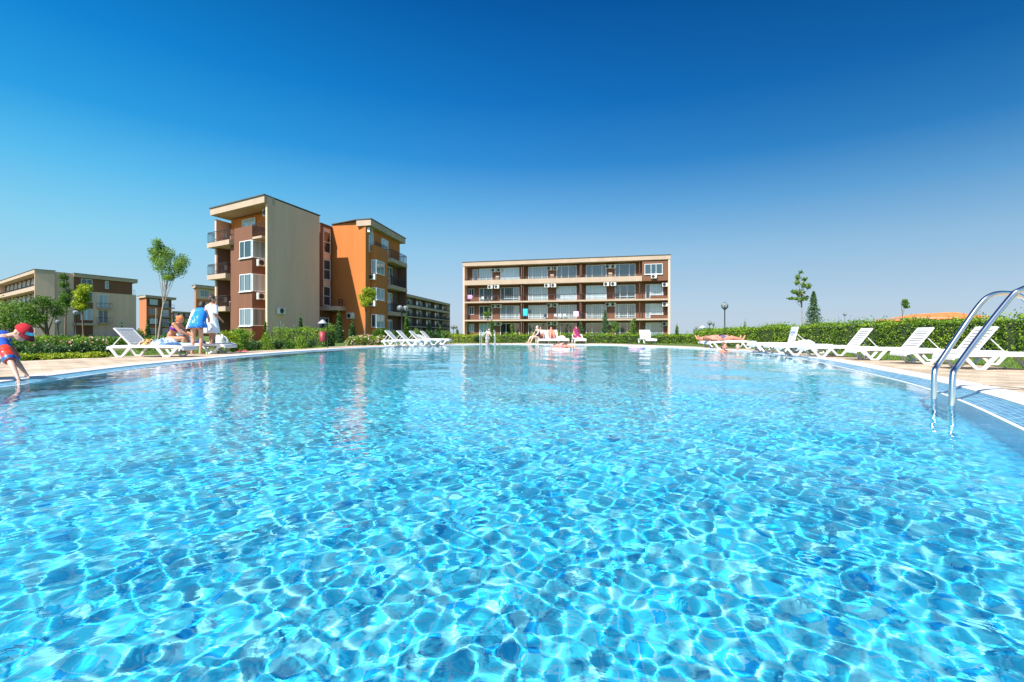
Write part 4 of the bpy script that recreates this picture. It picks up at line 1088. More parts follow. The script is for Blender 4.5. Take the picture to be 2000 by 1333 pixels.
# big ladder on the right: two bent tubes side by side along the pool edge
lad = empty('pool_ladder', (4.75, 4.75, 0)); tag(lad, 'shiny steel pool ladder with two curved handrails close by on the right', 'pool ladder')
lo = Vector((4.75,4.75,0))
def rail_from(pix):
    return [Vector((px(x,Y), Y, pz(y,Y))) for x, y, Y in pix]
rA = rail_from([(1822,850,4.72),(1824,783,4.72),(1825,729,4.76),(1833,712,4.80),(1871,655,4.86),(1911,598,4.9),(1934,578,4.9),(1963,573,4.9),(1998,583,4.88),(2035,640,4.84),(2052,755,4.76)])
rB = rail_from([(1856,860,4.28),(1859,790,4.28),(1861,734,4.32),(1870,716,4.36),(1916,653,4.44),(1972,583,4.5),(1990,568,4.5),(2020,560,4.5),(2060,575,4.46),(2100,640,4.4),(2115,775,4.3)])
def smooth_path(p, k=8):
    return [Vector(q) for q in catmull(p, k, False)]
MB().tube([q-lo for q in smooth_path(rA)], .024, 16).build('handrail', STEEL, lad)
MB().tube([q-lo for q in smooth_path(rB)], .024, 16).build('handrail', STEEL, lad)
for z in (-.38,-.63,-.88):
    a = Vector((rA[1].x, rA[1].y, z))-lo; b = Vector((rB[1].x, rB[1].y, z))-lo
    c = (a+b)/2; d = b-a
    MB().cbox(c, (d.length, .08, .025), d.to_track_quat('X','Z').to_matrix()).build('tread', STEEL, lad, bevel=.006)
for r_ in (rA, rB):
    a = Vector((r_[1].x, r_[1].y, 0))-lo
    MB().tube([a+Vector((0,0,-.38)), a+Vector((0,0,-1.0))], .024, 12).build('handrail', STEEL, lad)
    e_ = r_[-1]-lo; MB().lathe([(.0,.012),(.045,.012),(.05,.0),(.05,-.012)], (e_.x, e_.y, .004), 20).build('floor_flange', STEEL, lad)
# small ladder at the far left end
l2 = empty('pool_ladder', (px(952,27.5), 27.45, 0)); tag(l2, 'small distant pool ladder with a child climbing on it', 'pool ladder')
for x in (938, 951.5, 966):
    dx = px(x,27.4)-l2.location.x
    top = -.22 if x < 960 else -.28
    MB().tube(arc_pts([(dx,-.35,-.5),(dx,-.35,.55),(dx+top*.2,.1,.82),(dx+.02,.5,.75),(dx+.03,.6,0)], .15), .022, 8).build('handrail', mat('ladder_paint', (.55,.55,.53), .3, .03, metal=.5) if x==938 else bpy.data.materials['ladder_paint'], l2)
# ---------------------------------------------------------------- loungers
def make_lounger(back_angle, bl=.62):
    """plastic sun lounger, head at the origin side, foot towards +Y; hinge at y = .62"""
    root = empty('sun_lounger')
    W2 = .31; H = .27
    # side rails with the hump at the hinge, one mesh per side
    for sx in (-1, 1):
        m = MB(); n = 14; vs = []; prof = []
        for i in range(n+1):
            y = 0.02+1.86*i/n; z = H + .015*math.sin(math.pi*i/n) - (.03 if i in (0,n) else 0)
            for (dx, dz) in ((-.028,.02),(.028,.03),(.028,-.045),(-.028,-.05)): vs.append((sx*(W2-.01)+dx*sx, y, z+dz))
        fs = [(i*4+j, i*4+(j+1)%4, i*4+4+(j+1)%4, i*4+4+j) for i in range(n) for j in range(4)] + [(3,2,1,0),(n*4,n*4+1,n*4+2,n*4+3)]
        m.add(vs, fs).build('side_rail', PLAST, root, bevel=.008)
    # bed made of cross slats
    m = MB()
    for i in range(16):
        y = .66+i*.0755
        m.cbox((0, y, H+.012+.006*math.sin(i*.45)), (.56,.067,.018))
    m.build('bed', PLAST, root)
    m = MB(); vs = []
    for i in range(9):
        a = math.pi*.5*i/8; y = 1.86+.05*math.sin(a); z = H-.10+.11*math.cos(a)
        vs += [(-.30,y,z),(.30,y,z)]
    for i in range(9):
        a = math.pi*.5*(8-i)/8; y = 1.86+.028*math.sin(a); z = H-.10+.085*math.cos(a)
        vs += [(-.32,y,z),(.32,y,z)]
    k = len(vs)//2; fs = [((2*i)%(2*k),(2*i+1)%(2*k),(2*i+3)%(2*k),(2*i+2)%(2*k)) for i in range(k)]
    fs += [tuple(range(0,2*k,2))[::-1], tuple(range(1,2*k,2))]
    m.add(vs, fs).build('end_apron', PLAST, root)
    # legs: splayed hoops that meet the ground in a narrow foot
    for (y, s) in ((.34,1),(1.5,-1)):
        for sx in (-1,1):
            m = MB(); x = sx*(W2-.01)
            def bar(y0, y1, w0, w1):
                vs = [(x-.025,y0-w0,H-.03),(x+.025,y0-w0,H-.03),(x+.025,y0+w0,H-.03),(x-.025,y0+w0,H-.03),
                      (x-.022+sx*.02,y1-w1,0),(x+.022+sx*.02,y1-w1,0),(x+.022+sx*.02,y1+w1,0),(x-.022+sx*.02,y1+w1,0)]
                m.add(vs, [(0,1,2,3),(7,6,5,4),(0,4,5,1),(1,5,6,2),(2,6,7,3),(3,7,4,0)])
            bar(y-.24, y-.045, .045, .03); bar(y+.24, y+.045, .045, .03)
            m.box(x-.022+sx*.02, x+.022+sx*.02, y-.07, y+.07, .002, .04)
            m.build('leg', PLAST, root, bevel=.006)
        m = MB(); m.tube([(-W2,y-.2,H-.06),(0,y-.2,H-.05),(W2,y-.2,H-.06)], .018, 8); m.build('crossbar', PLAST, root)
    # backrest
    a = back_angle; rot = Matrix.Rotation(-a, 3, 'X'); hinge = Vector((0,.62,H+.01))
    m = MB()
    def B(c, d): m.cbox(hinge + rot @ Vector(c), d, rot)
    for sx in (-1,1): B((sx*.295,-bl/2,.008), (.05,bl,.035))
    for i in range(8): B((0,-.05-i*(bl-.09)/7.3,.012), (.55,(bl-.09)/7.3-.020,.014))
    B((0,-bl/2,-.016), (.56,bl-.02,.006))
    B((0,-bl+.02,.008), (.637,.06,.037))
    m.build('backrest', PLAST, root, bevel=.006)
    if a > .2:
        tip = hinge + rot @ Vector((0,-bl*.62,-.02))
        m = MB()
        for sx in (-1,1): m.tube([(sx*.24, tip.y, tip.z), (sx*.26, .10-.0*a, H-.01)], .014, 7)
        m.tube([(-.26,.10,H-.01),(.26,.10,H-.01)], .014, 7)
        m.build('support_strut', PLAST, root)
    return root
PROTO = {}
DR = (-.97,.22)
def lounger(x, Y, d, ang, label, z=0.0, group='white plastic sun loungers around the pool'):
    """(x, Y): point under the hinge; d: direction head -> foot in plan; ang: backrest angle in degrees"""
    rz = math.atan2(d[1], d[0]) - math.pi/2
    key = ang
    if key not in PROTO: o = make_lounger(R(ang)); PROTO[key] = o
    else: o = copy_tree(PROTO[key])
    dv = Vector(d).normalized()
    o.location = (x - dv.x*.62, Y - dv.y*.62, z); o.rotation_euler = (0,0,rz)
    if d == DR: o.scale = (.92,)*3
    tag(o, label, 'sun lounger', group)
    return o
def hp(x, Y): return px(x, Y), Y
# left group
lounger(*hp(274,12.5), (1,.03), 46, 'white lounger nearest on the left, backrest up, towels on its bed')
lounger(*hp(368,14.6), (1,.0), 0, 'flat white lounger on which the woman in the purple bikini sits')
lounger(*hp(374,15.75), (1,.05), 46, 'white lounger behind the standing women with a white bag on its foot end')
# row of five
for (x, Y, ang, w) in ((773,22.9,46,'first and nearest'),(795,23.9,46,'second from the left'),(818,25.4,46,'third from the left'),(835,26.6,24,'fourth, backrest half lowered'),(838,27.9,46,'fifth and farthest')):
    lounger(*hp(x,Y), (1,-.1), ang, 'white lounger in the row of five across the pool, '+w)
# far side
lounger(*hp(1058,29.7), (.05,-1), 58, 'distant white lounger beside the sitting woman in dark swimwear')
lounger(*hp(1079,29.7), (0,-1), 58, 'distant lounger with the reclining sunburnt person, knees up')
lounger(*hp(1097,29.6), (0,-1), 0, 'distant flat lounger with a pink towel heap')
lounger(*hp(1129,29.6), (0,-1), 24, 'distant lounger under the person in the magenta dress')
lounger(*hp(1261,29.6), (0,-1), 58, 'lone white lounger facing us in front of the far hedge')
# right group
lounger(*hp(1440,19.6), (-1,-.05), 0, 'flat lounger nearest of the pair with the sunbathers')
lounger(*hp(1425,21.2), (-1,-.05), 0, 'flat lounger farther of the pair with the sunbathers')
for (x, Y, ang, w) in ((1530,17.0,0,'flat white lounger farthest left of the right hand row'),(1574,14.9,0,'flat white lounger right in front of the upright printed backrest'),
                       (1606,13.3,0,'flat white lounger between the printed backrest and the first raised one'),(1660,12.4,54,'first raised white lounger of the right hand row, left of the steel ladder'),
                       (1770,10.95,54,'second raised white lounger, clear of the steel ladder on the left'),(1882,9.5,54,'raised white lounger seen through the rails of the steel ladder'),
                       (1995,8.1,0,'flat white lounger at the right edge, right of the steel ladder')):
    lounger(*hp(x,Y), DR, ang, w)
# the upright backrest with a printed blue mark
pn = lounger(*hp(1541,15.7), DR, 76, 'white lounger with nearly upright backrest carrying a pale blue print')
BLU = mat('blue_print', (.25,.38,.68), .6, .1)
hh = pn; rot = Matrix.Rotation(-R(76), 3, 'X'); hinge = Vector((0,.62,.28))
pr = MB(); pr.cbox(hinge+rot@Vector((0,-.42,.033)), (.46,.06,.004), rot); pr.cbox(hinge+rot@Vector((.02,-.33,.033)), (.18,.03,.004), rot); pr.build('print', BLU, pn)
pr = MB(); pr.cbox(hinge+rot@Vector((0,-.31,.024)), (.60,.60,.010), rot); pr.build('backrest_panel', PLAST, pn)

# ---------------------------------------------------------------- lamps, bins, small things
LAMPM = mat('lamp_post_paint', (.035,.04,.045), .45, .1)
def glass_mat():
    m, n, l, p = new_mat('lamp_glass'); p.inputs['Base Color'].default_value = (.42,.45,.45,1); p.inputs['Roughness'].default_value = .12
    p.inputs['Transmission Weight'].default_value = .55; p.inputs['IOR'].default_value = 1.2; return m
GLOBE = glass_mat()
def lamp(x, Y, ytop, label, globes=1, r=.24, group='dark lamp posts with globe heads'):
    X = px(x,Y); H = pz(ytop,Y)+.05
    root = empty('street_lamp', (X, Y, -.05))
    MB().lathe([(.12,0),(.12,.06),(.07,.1),(.06,.7),(.045,.75),(.04,H-r*2.3),(.09,H-r*2.1),(.05,H-r*1.95)], n=10).build('pole', LAMPM, root)
    spots = [(0,0)] if globes == 1 else [(math.cos(a)*r*1.25, math.sin(a)*r*1.25) for a in (0.3,2.4,4.4)]
    for sx, sy in spots:
        MB().ell((sx,sy,H-r), (r,r,r), 14, 10).build('globe', GLOBE, root)
        rb_ = MB()
        for k in range(6):
            a = k*math.pi/3
            rb_.tube([(sx+math.cos(a)*.04, sy+math.sin(a)*.04, H-2.05*r)]+[(sx+math.cos(a)*r*1.04*math.sin(t), sy+math.sin(a)*r*1.04*math.sin(t), H-r-r*1.04*math.cos(t)) for t in (.5,1.0,1.5,1.9)], .016, 5)
        rb_.lathe([(r*.5,r*.82),(r*.3,r*1.0),(.01,r*1.08)], (sx,sy,H-r), 12)
        rb_.build('globe_cage', LAMPM, root)
        if globes > 1: MB().tube([(0,0,H-r*2.6),(sx*.7,sy*.7,H-2.2*r),(sx,sy,H-2*r)], .022, 6).build('arm', LAMPM, root)
    tag(root, label, 'street lamp', group)
lamp(1415.5, 38, 591, 'tall globe lamp standing clear against the sky on the right', r=.27)
lamp(1386, 62, 627, 'middle distance lamp just left of the tall globe lamp', r=.27)
lamp(1393, 92, 630, 'thin lamp between the tall lamp and the middle distance one', r=.3)
lamp(1360, 110, 638, 'pale far lamp left of the others beyond the far hedge', r=.3)
lamp(785, 33, 597, 'lamp with a cluster of pale globes at the right edge of the orange wing', 3, .2)
lamp(148, 34, 606, 'lamp in front of the brown strip of the far left block', r=.19)
lamp(113, 36, 625, 'small dark lamp between two trees on the far left', r=.16)
lamp(886, 90, 636, 'tiny lamp in the gap left of the long block', 2, .3)
MB_ = lamp(1650, 150, 611, 'pale thin distant mast lamp above the hedge right of the spruce', r=.5)
REDM = mat('bin_red', (.28,.03,.035), .5, .15)
def bin_(x, Y, y0, y1, w, label):
    root = empty('litter_bin', (px(x,Y), Y, -.05)); z0, z1 = pz(y1,Y)+.05, pz(y0,Y)+.05
    MB().lathe([(w*.42,z0),(w*.5,z1),(w*.46,z1),(w*.4,z0+.03)], n=14).build('bucket', REDM, root)
    MB().tube([(w*.62,.05,0),(w*.62,.05,z1+.35)], .022, 8).tube([(w*.62,.05,z1+.3),(-w*.5,.05,z1+.42)], .02, 6).build('post', LAMPM, root)
    MB().lathe([(.0,z1+.52),(w*.35,z1+.44),(w*.62,z1+.36),(w*.6,z1+.34)], n=12).build('rain_cover', mat('bin_cover', (.42,.44,.45), .4, .05), root)
    tag(root, label, 'litter bin', 'red litter bins')
bin_(630, 20.6, 648, 667, .30, 'red litter bin on a post at the end of the left hedge')
bin_(1372, 30, 652, 664, .42, 'dark red litter bin left of the sunbathing pair')

def heap(name, x, Y, z, r, col, label, cat, col2=None, nseed=0, flat=.5, scale=8):
    """crumpled cloth: an uneven sagging mound"""
    n, m = 28, 12; vs = []; fs = []
    rg = random.Random(nseed)
    ph = [rg.uniform(0,6.28) for _ in range(8)]
    for j in range(m+1):
        t = j/m
        for k in range(n):
            a = 2*math.pi*k/n
            q = 1+.16*math.sin(2*a+ph[0])+.10*math.sin(5*a+ph[1]+t*3)+.05*math.sin(9*a+ph[2]-t*5)
            zz = r[2]*(1-t**2)**flat*(1+.22*math.sin(3*a+ph[3]+t*7)+.12*math.sin(7*a+ph[4]+t*4)) if t < 1 else .003
            vs.append((r[0]*t*q*math.cos(a), r[1]*t*q*math.sin(a), max(.003, zz)))
    for j in range(m):
        for k in range(n): fs.append((j*n+k, j*n+(k+1)%n, (j+1)*n+(k+1)%n, (j+1)*n+k))
    fs = [f[::-1] for f in fs]
    m_ = mat('cloth_'+name, col, .95, .15, scale, .4, 50, col2=col2)
    if col2:
        cr = [q for q in m_.node_tree.nodes if q.type == 'VALTORGB'][0]; cr.color_ramp.elements[0].position = .47; cr.color_ramp.elements[1].position = .53
        cr.color_ramp.elements[0].color = (*col,1); cr.color_ramp.elements[1].color = (*col2,1)
    o = MB().add(vs, fs, True).build(name, m_); o.location = (px(x,Y), Y, z); tag(o, label, cat); return o
heap('towel', 281, 12.5, .298, (.20,.24,.10), (.10,.12,.10), 'dark grey green towel under the raised backrest of the nearest left lounger', 'towel', (.5,.45,.45), 1)
heap('cloth', 293, 12.5, .298, (.24,.22,.13), (.05,.03,.02), 'leopard patterned cloth on the nearest left lounger', 'cloth', (.62,.36,.12), 2, scale=16)
heap('towel', 322, 12.6, .298, (.30,.30,.15), (.75,.78,.80), 'blue and white patterned towel on the foot of the nearest left lounger', 'towel', (.10,.22,.42), 3, scale=10)
heap('towel', 347, 14.6, .298, (.45,.26,.03), (.25,.55,.62), 'flat aqua towel under the seated woman', 'towel', None, 4)
heap('bag', 431, 15.85, .298, (.28,.24,.22), (.74,.72,.68), 'white cloth bag on the foot of the lounger behind the robed woman', 'bag', (.5,.55,.45), 5)
heap('bag', 391, 14.6, .298, (.16,.14,.12), (.03,.04,.10), 'navy bag on the lounger between the standing women', 'bag', None, 6)
heap('bag', 414, 14.4, .0, (.15,.13,.2), (.55,.68,.22), 'lime green bag on the deck between the feet of the robed woman', 'bag', (.75,.8,.5), 7)
heap('towel', 362, 14.9, .298, (.12,.14,.24), (.80,.10,.25), 'bright pink towel on the knees of the seated woman', 'towel', None, 8)
heap('towel', 1096, 29.2, .298, (.28,.45,.15), (.78,.42,.42), 'pink towel heap on the distant flat lounger', 'towel', (.85,.7,.66), 9)
heap('towel', 1128, 29.3, .298, (.28,.5,.05), (.8,.76,.74), 'white towel under the person in the magenta dress', 'towel', None, 10)
heap('towel', 1418, 19.55, .298, (.75,.28,.04), (.72,.70,.68), 'white towel under the nearer sunbather', 'towel', None, 11)
heap('towel', 1403, 21.2, .298, (.75,.28,.04), (.80,.33,.18), 'orange towel under the farther sunbather', 'towel', None, 12)
heap('towel', 1572, 14.9, .298, (.26,.26,.09), (.80,.80,.80), 'white towel on the lounger right of the printed backrest', 'towel', None, 13)
FLIP = mat('flip_flop', (.75,.06,.16), .6, .1)
for (x, Y, rz, w) in ((466,16.0,.4,'left'),(478,16.25,1.2,'right')):
    root = empty('flip_flop', (px(x,Y), Y, -.002), rz)
    pts = [(.05*math.cos(a)*(1.0+.25*math.sin(a)), .14*math.sin(a)) for a in np.linspace(0,2*math.pi,16,endpoint=False)]
    MB().prism(pts, 0, .02).build('sole', FLIP, root)
    MB().tube([(-.045,-.02,.02),(-.02,.04,.05),(0,.07,.022),(.02,.04,.05),(.045,-.02,.02)], .008, 6).build('strap', FLIP, root)
    tag(root, w+' pink flip flop of the pair on the deck in front of the small shrubs', 'flip flop', 'pair of pink flip flops')
# lifebuoy-pink float in the water
fx, fY = px(1243,20.3), 20.3
o = MB(); n, m = 32, 10; vs = []; fs = []
for i in range(n):
    a = 2*math.pi*i/n
    for j in range(m):
        b = 2*math.pi*j/m; rr_ = .27+.075*math.cos(b)
        vs.append((rr_*math.cos(a), rr_*math.sin(a), .055*math.sin(b)))
for i in range(n):
    for j in range(m): fs.append((i*m+j, ((i+1)%n)*m+j, ((i+1)%n)*m+(j+1)%m, i*m+(j+1)%m))
fl_ = o.add(vs, fs, True).build('swim_ring', mat('vinyl_pink', (.72,.42,.62), .25, .15, 5)); fl_.location = (fx, fY, WATER_Z+.03)
tag(fl_, 'lilac swim ring floating alone near the far edge of the pool', 'swim ring')
# ---------------------------------------------------------------- people
def skin_mat(name, col):
    m = mat(name, col, .5, .07, 5, .15, 120)
    p = m.node_tree.nodes['Principled BSDF']; p.inputs['Subsurface Weight'].default_value = .12; p.inputs['Subsurface Radius'].default_value = (.02,.008,.004); p.inputs['Subsurface Scale'].default_value = .6
    return m
SKIN = skin_mat('skin', (.62,.33,.21)); SKIN_T = skin_mat('skin_tanned', (.50,.23,.13)); SKIN_R = skin_mat('skin_sunburnt', (.68,.27,.18)); SKIN_P = skin_mat('skin_pale', (.70,.45,.34))
def hair_mat(name, col): return mat(name, col, .55, .3, 30, .6, 90)
STAND = dict(pel=(0,0,.92), wai=(0,0,1.08), che=(0,.0,1.28), nec=(0,-.01,1.44), hea=(0,.025,1.585), shL=(-.165,0,1.39), shR=(.165,0,1.39),
             elL=(-.215,-.03,1.12), elR=(.215,-.03,1.12), wrL=(-.235,.04,.87), wrR=(.235,.04,.87), hiL=(-.085,0,.89), hiR=(.085,0,.89),
             knL=(-.095,.02,.49), knR=(.095,.02,.49), anL=(-.095,-.02,.075), anR=(.095,-.02,.075))
def body(root, J, s=1.0, skin=None, vox=.014, stout=1.0, hdir=None, fdir=None, look=None, face=True, hand=True, hs=None):
    """one continuous skin surface grown round tapered limbs, with feet, five-fingered hands and a face"""
    J = {k: Vector(v)*s for k, v in {**STAND, **J}.items()}
    m = MB(); t = stout
    def limb(pts, rs, n=12):
        m.tube(pts, [r*s for r in rs], n)
        for p, r in zip(pts, rs): m.ell(p, (r*s*.99,)*3, 10, 8)
    mid = lambda a, b, f=.5: J[a].lerp(J[b], f)
    # torso as flattened ellipsoids along the spine
    ax = (J['shR']-J['shL']); 
    def slab(c, up, rx, ry, rz, lat=None):
        up = Vector(up).normalized(); lat = (lat or ax).normalized(); lat = (lat-up*lat.dot(up)).normalized(); fw = up.cross(lat)
        rot = Matrix((lat, fw, up)).transposed()
        m.ell(c, (rx*s, ry*s, rz*s), 16, 12, rot)
    hx_ = (J['hiR']-J['hiL'])
    slab(J['pel'], J['wai']-J['pel'], .155*t, .115*t, .125, hx_); slab(J['wai'], J['che']-J['pel'], .13*t, .095*t, .15)
    slab(J['che'], J['nec']-J['wai'], .155*t, .105*t, .165); slab(mid('che','nec',.55), J['nec']-J['che'], .15*t, .085*t, .09)
    limb([mid('che','nec',.7), J['nec'], mid('nec','hea',.55)], [.07*t,.055,.052])
    for q in 'LR':
        sh, el, wr, hi, kn, an = (J[k+q] for k in ('sh','el','wr','hi','kn','an'))
        limb([mid('che','nec',.72), sh], [.07*t,.062*t]); limb([sh, sh.lerp(el,.4), el], [.056*t,.050*t,.039*t]); limb([el, el.lerp(wr,.3), wr], [.039*t,.041*t,.026])
        limb([hi, hi.lerp(kn,.45), kn], [.093*t,.078*t,.056*t]); limb([kn, kn.lerp(an,.32), kn.lerp(an,.75), an], [.054*t,.056*t,.037,.034])
        # foot
        fd = Vector(fdir[q] if fdir else (0,1,-.28)).normalized()
        heel = an - Vector((fd.x,fd.y,0))*.035*s + Vector((0,0,-.035*s)) if abs(fd.z) < .7 else an
        m.tube([heel, an+fd*.07*s, an+fd*.16*s, an+fd*.20*s], [.033*s,.036*s,.032*s,.018*s], 10)
        # hand: palm, four fingers, thumb
        hd = Vector(hdir[q] if hdir else (wr-el)).normalized()
        sd = hd.cross(Vector((0,0,1)) if abs(hd.z) < .8 else Vector((0,1,0))).normalized(); nn = hd.cross(sd)
        rot = Matrix((sd, nn, hd)).transposed()
        m.ell(wr+hd*.045*s, (.038*s,.018*s,.055*s), 12, 8, rot)
        if hand:
            for k, (o, L) in enumerate(((-.028,.062),(-.010,.075),(.009,.070),(.026,.055))):
                b = wr+hd*.078*s+sd*o*s
                m.tube([b, b+(hd+nn*.15+sd*o*3)*L*.5*s, b+(hd*.9+nn*.5+sd*o*3)*L*s], [.010*s,.0092*s,.007*s], 7)
            b = wr+hd*.03*s-sd*.034*s
            m.tube([b, b+(hd*.7-sd*.8)*.035*s, b+(hd-sd*.5)*.065*s], [.012*s,.011*s,.008*s], 7)
    s0 = s; s = hs or s
    h = J['hea']; lk = Vector(look or (0,1,0)).normalized(); up = (h-J['nec']).normalized()
    up = (up - lk*up.dot(lk)); up = up.normalized() if up.length > .1 else Vector((0,0,1)); lat = lk.cross(up).normalized()
    rot = Matrix((lat, lk, up)).transposed()
    hp_ = lambda x, y, z: h + rot @ Vector((x*s, y*s, z*s))
    m.ell(h, (.077*s,.095*s,.112*s), 16, 12, rot); m.ell(hp_(0,.03,-.055), (.055*s,.06*s,.062*s), 12, 10, rot)      # skull, jaw
    m.ell(hp_(0,.098,-.012), (.014*s,.022*s,.026*s), 8, 6, rot)                                                       # nose
    m.ell(hp_(0,.088,-.055), (.026*s,.014*s,.010*s), 8, 6, rot)                                                       # lips
    for e_ in (-1,1): m.ell(hp_(e_*.078,-.005,-.01), (.010*s,.022*s,.032*s), 8, 6, rot)                               # ears
    o = m.build('body', skin or SKIN, root)
    b = o.modifiers.new('remesh', 'REMESH'); b.mode = 'VOXEL'; b.voxel_size = vox; b.use_smooth_shade = True
    b = o.modifiers.new('smooth', 'SMOOTH'); b.factor = .5; b.iterations = 3
    if face:
        e_ = MB()
        for q in (-1,1): e_.ell(hp_(q*.030,.086,.012), (.012*s,.008*s,.007*s), 8, 6, rot)
        e_.build('eyes', mat('eye_dark', (.05,.035,.03), .2, .1) if 'eye_dark' not in bpy.data.materials else bpy.data.materials['eye_dark'], root)
    return J, rot, hp_
def remesh(o, vox, it=3):
    b = o.modifiers.new('remesh', 'REMESH'); b.mode = 'VOXEL'; b.voxel_size = vox; b.use_smooth_shade = True
    b = o.modifiers.new('smooth', 'SMOOTH'); b.factor = .5; b.iterations = it
    return o
def hair(root, hp_, rot, s, m, bun=None, long=0, name='hair', vox=.012):
    h = MB(); h.ell(hp_(0,-.018,.028), (.090*s,.100*s,.108*s), 16, 12, rot); 
    h.ell(hp_(0,-.05,-.02), (.080*s,.075*s,.095*s), 14, 10, rot)
    if long: h.ell(hp_(0,-.06,-.10-long*.4), (.075*s,.045*s,(.09+long)*s), 12, 10, rot)
    if bun: h.ell(hp_(*bun), (.05*s,.05*s,.045*s), 12, 8, rot, .08)
    return remesh(h.build(name, m, root), vox)
def loft(rings, n=28, folds=0.0, k=7, ph=0.0):
    """closed sleeve through rings (centre, rx, ry) with cloth folds that deepen downwards"""
    vs = []; fs = []
    for i, (c, rx, ry) in enumerate(rings):
        for j in range(n):
            a = 2*math.pi*j/n; q = 1 + folds*(i/max(1,len(rings)-1))*(math.sin(k*a+ph)+.5*math.sin((k+4)*a+2*ph))
            vs.append((c[0]+rx*q*math.cos(a), c[1]+ry*q*math.sin(a), c[2]))
    for i in range(len(rings)-1):
        for j in range(n): fs.append((i*n+j, i*n+(j+1)%n, (i+1)*n+(j+1)%n, (i+1)*n+j))
    return vs, [f[::-1] for f in fs]
def person(x, Y, z, rz, label, group=None):
    root = empty('person', (px(x,Y), Y, z), rz); tag(root, label, 'person', group); return root
def band(root, name, m, c, up, lat, rx, ry, h, s=1.0, thick=.008):
    """strip of swimwear wrapped round the trunk"""
    up = Vector(up).normalized(); lat = Vector(lat).normalized(); lat = (lat-up*lat.dot(up)).normalized(); fw = up.cross(lat)
    n = 28; vs = []; fs = []
    for (dz, k) in ((-h/2,.97),(-h/4,1.0),(h/4,1.0),(h/2,.96),(h/2,.90),(-h/2,.90)):
        for j in range(n):
            a = 2*math.pi*j/n; vs.append(Vector(c)+lat*(rx*k*math.cos(a))+fw*(ry*k*math.sin(a))+up*dz)
    for i in range(6):
        for j in range(n): fs.append((i*n+j, i*n+(j+1)%n, ((i+1)%6)*n+(j+1)%n, ((i+1)%6)*n+j))
    return MB().add(vs, fs, True).build(name, m, root)
C = lambda n, c, **k: mat(n, c, k.pop('rough', .9), .12, k.pop('scale', 6), .3, 60, **k)

# --- woman sitting on the flat lounger, facing right (+x)
r = person(333, 14.6, 0, R(-80), 'seated woman in a purple bikini with orange hair in a bun, on the left loungers')
J = dict(pel=(0,-.02,.40), wai=(0,.03,.57), che=(0,.12,.74), nec=(0,.20,.90), hea=(0,.27,1.02), shL=(-.16,.17,.87), shR=(.16,.17,.87),
         elL=(-.19,.36,.66), elR=(.19,.36,.64), wrL=(-.06,.55,.58), wrR=(.07,.56,.56), hiL=(-.09,.0,.42), hiR=(.09,.0,.42), knL=(-.10,.42,.50), knR=(.10,.42,.46), anL=(-.12,.40,.09), anR=(.10,.34,.09))
J, rot, hp_ = body(r, J, 1.0, SKIN_T, .013, 1.08, look=(.15,1,-.45), fdir=dict(L=(0,1,-.2),R=(0,1,-.2)))
hair(r, hp_, rot, 1.0, hair_mat('hair_copper', (.62,.17,.05)), bun=(0,-.12,.035))
PUR = C('swim_purple', (.16,.02,.32))
band(r, 'bikini_top', PUR, J['che']+Vector((0,.0,.0)), J['nec']-J['wai'], (1,0,0), .176, .124, .075); band(r, 'bikini_bottom', PUR, J['pel']+Vector((0,-.005,-.01)), J['wai']-J['pel'], (1,0,0), .178, .135, .14)
# --- girl in the blue towel, seen from behind
r = person(386, 14.0, 0, R(8), 'girl bending forward, wrapped in a blue beach towel, left of the robed woman')
J = dict(pel=(0,-.06,.86), wai=(0,-.0,1.0), che=(0,.10,1.17), nec=(0,.20,1.31), hea=(0,.27,1.43), shL=(-.15,.14,1.27), shR=(.15,.14,1.27), elL=(-.2,.22,1.02), elR=(.2,.24,1.02), wrL=(-.1,.42,.98), wrR=(.12,.42,.98),
         hiL=(-.09,-.04,.83), hiR=(.09,-.04,.83), knL=(-.11,-.0,.46), knR=(.10,.0,.46), anL=(-.14,-.04,.075), anR=(.08,-.02,.075))
J, rot, hp_ = body(r, J, 1.0, SKIN, .013, .9, look=(0,1,-.4))
hair(r, hp_, rot, 1.0, hair_mat('hair_dark', (.035,.022,.015)))
band(r, 'swim_bottom', C('swim_red', (.65,.03,.06)), J['pel']+Vector((0,.0,-.085)), J['wai']-J['pel'], (1,0,0), .160, .118, .10)
def towel_blue():
    m, n, l, p = new_mat('towel_blue_print'); tc = n.new('ShaderNodeTexCoord')
    no = n.new('ShaderNodeTexNoise'); no.inputs['Scale'].default_value = 4.5; no.inputs['Distortion'].default_value = 2.2; l.new(tc.outputs['Object'], no.inputs['Vector'])
    cr = n.new('ShaderNodeValToRGB'); e = cr.color_ramp.elements; e[0].position = 0; e[0].color = (.01,.14,.52,1); e[1].position = .70; e[1].color = (.75,.8,.85,1)
    q = e.new(.60); q.color = (.02,.24,.66,1); l.new(no.outputs['Fac'], cr.inputs[0]); l.new(cr.outputs[0], p.inputs['Base Color']); p.inputs['Roughness'].default_value = .95
    sp = n.new('ShaderNodeSeparateXYZ'); l.new(tc.outputs['Object'], sp.inputs[0])
    return m
rings = [((0,.20,1.36),.075,.06),((0,.17,1.33),.13,.09),((.0,.13,1.26),.18,.13),((0,.09,1.12),.195,.16),((0,.02,.98),.20,.19),((.02,-.03,.87),.215,.20),((.03,-.05,.77),.23,.21),((.03,-.05,.765),.22,.20)]
vs, fs = loft(rings, 36, .07, 5); MB().add(vs, fs, True).build('beach_towel', towel_blue(), r)
rings = [((-.10,.12,1.26),.10,.12),((-.15,.10,1.12),.08,.13),((-.19,.06,.95),.07,.14),((-.23,.03,.80),.06,.14),((-.25,.02,.74),.05,.12)]
vs, fs = loft(rings, 20, .05, 4); MB().add(vs, fs, True).build('towel_lining', C('towel_white', (.8,.8,.8)), r)
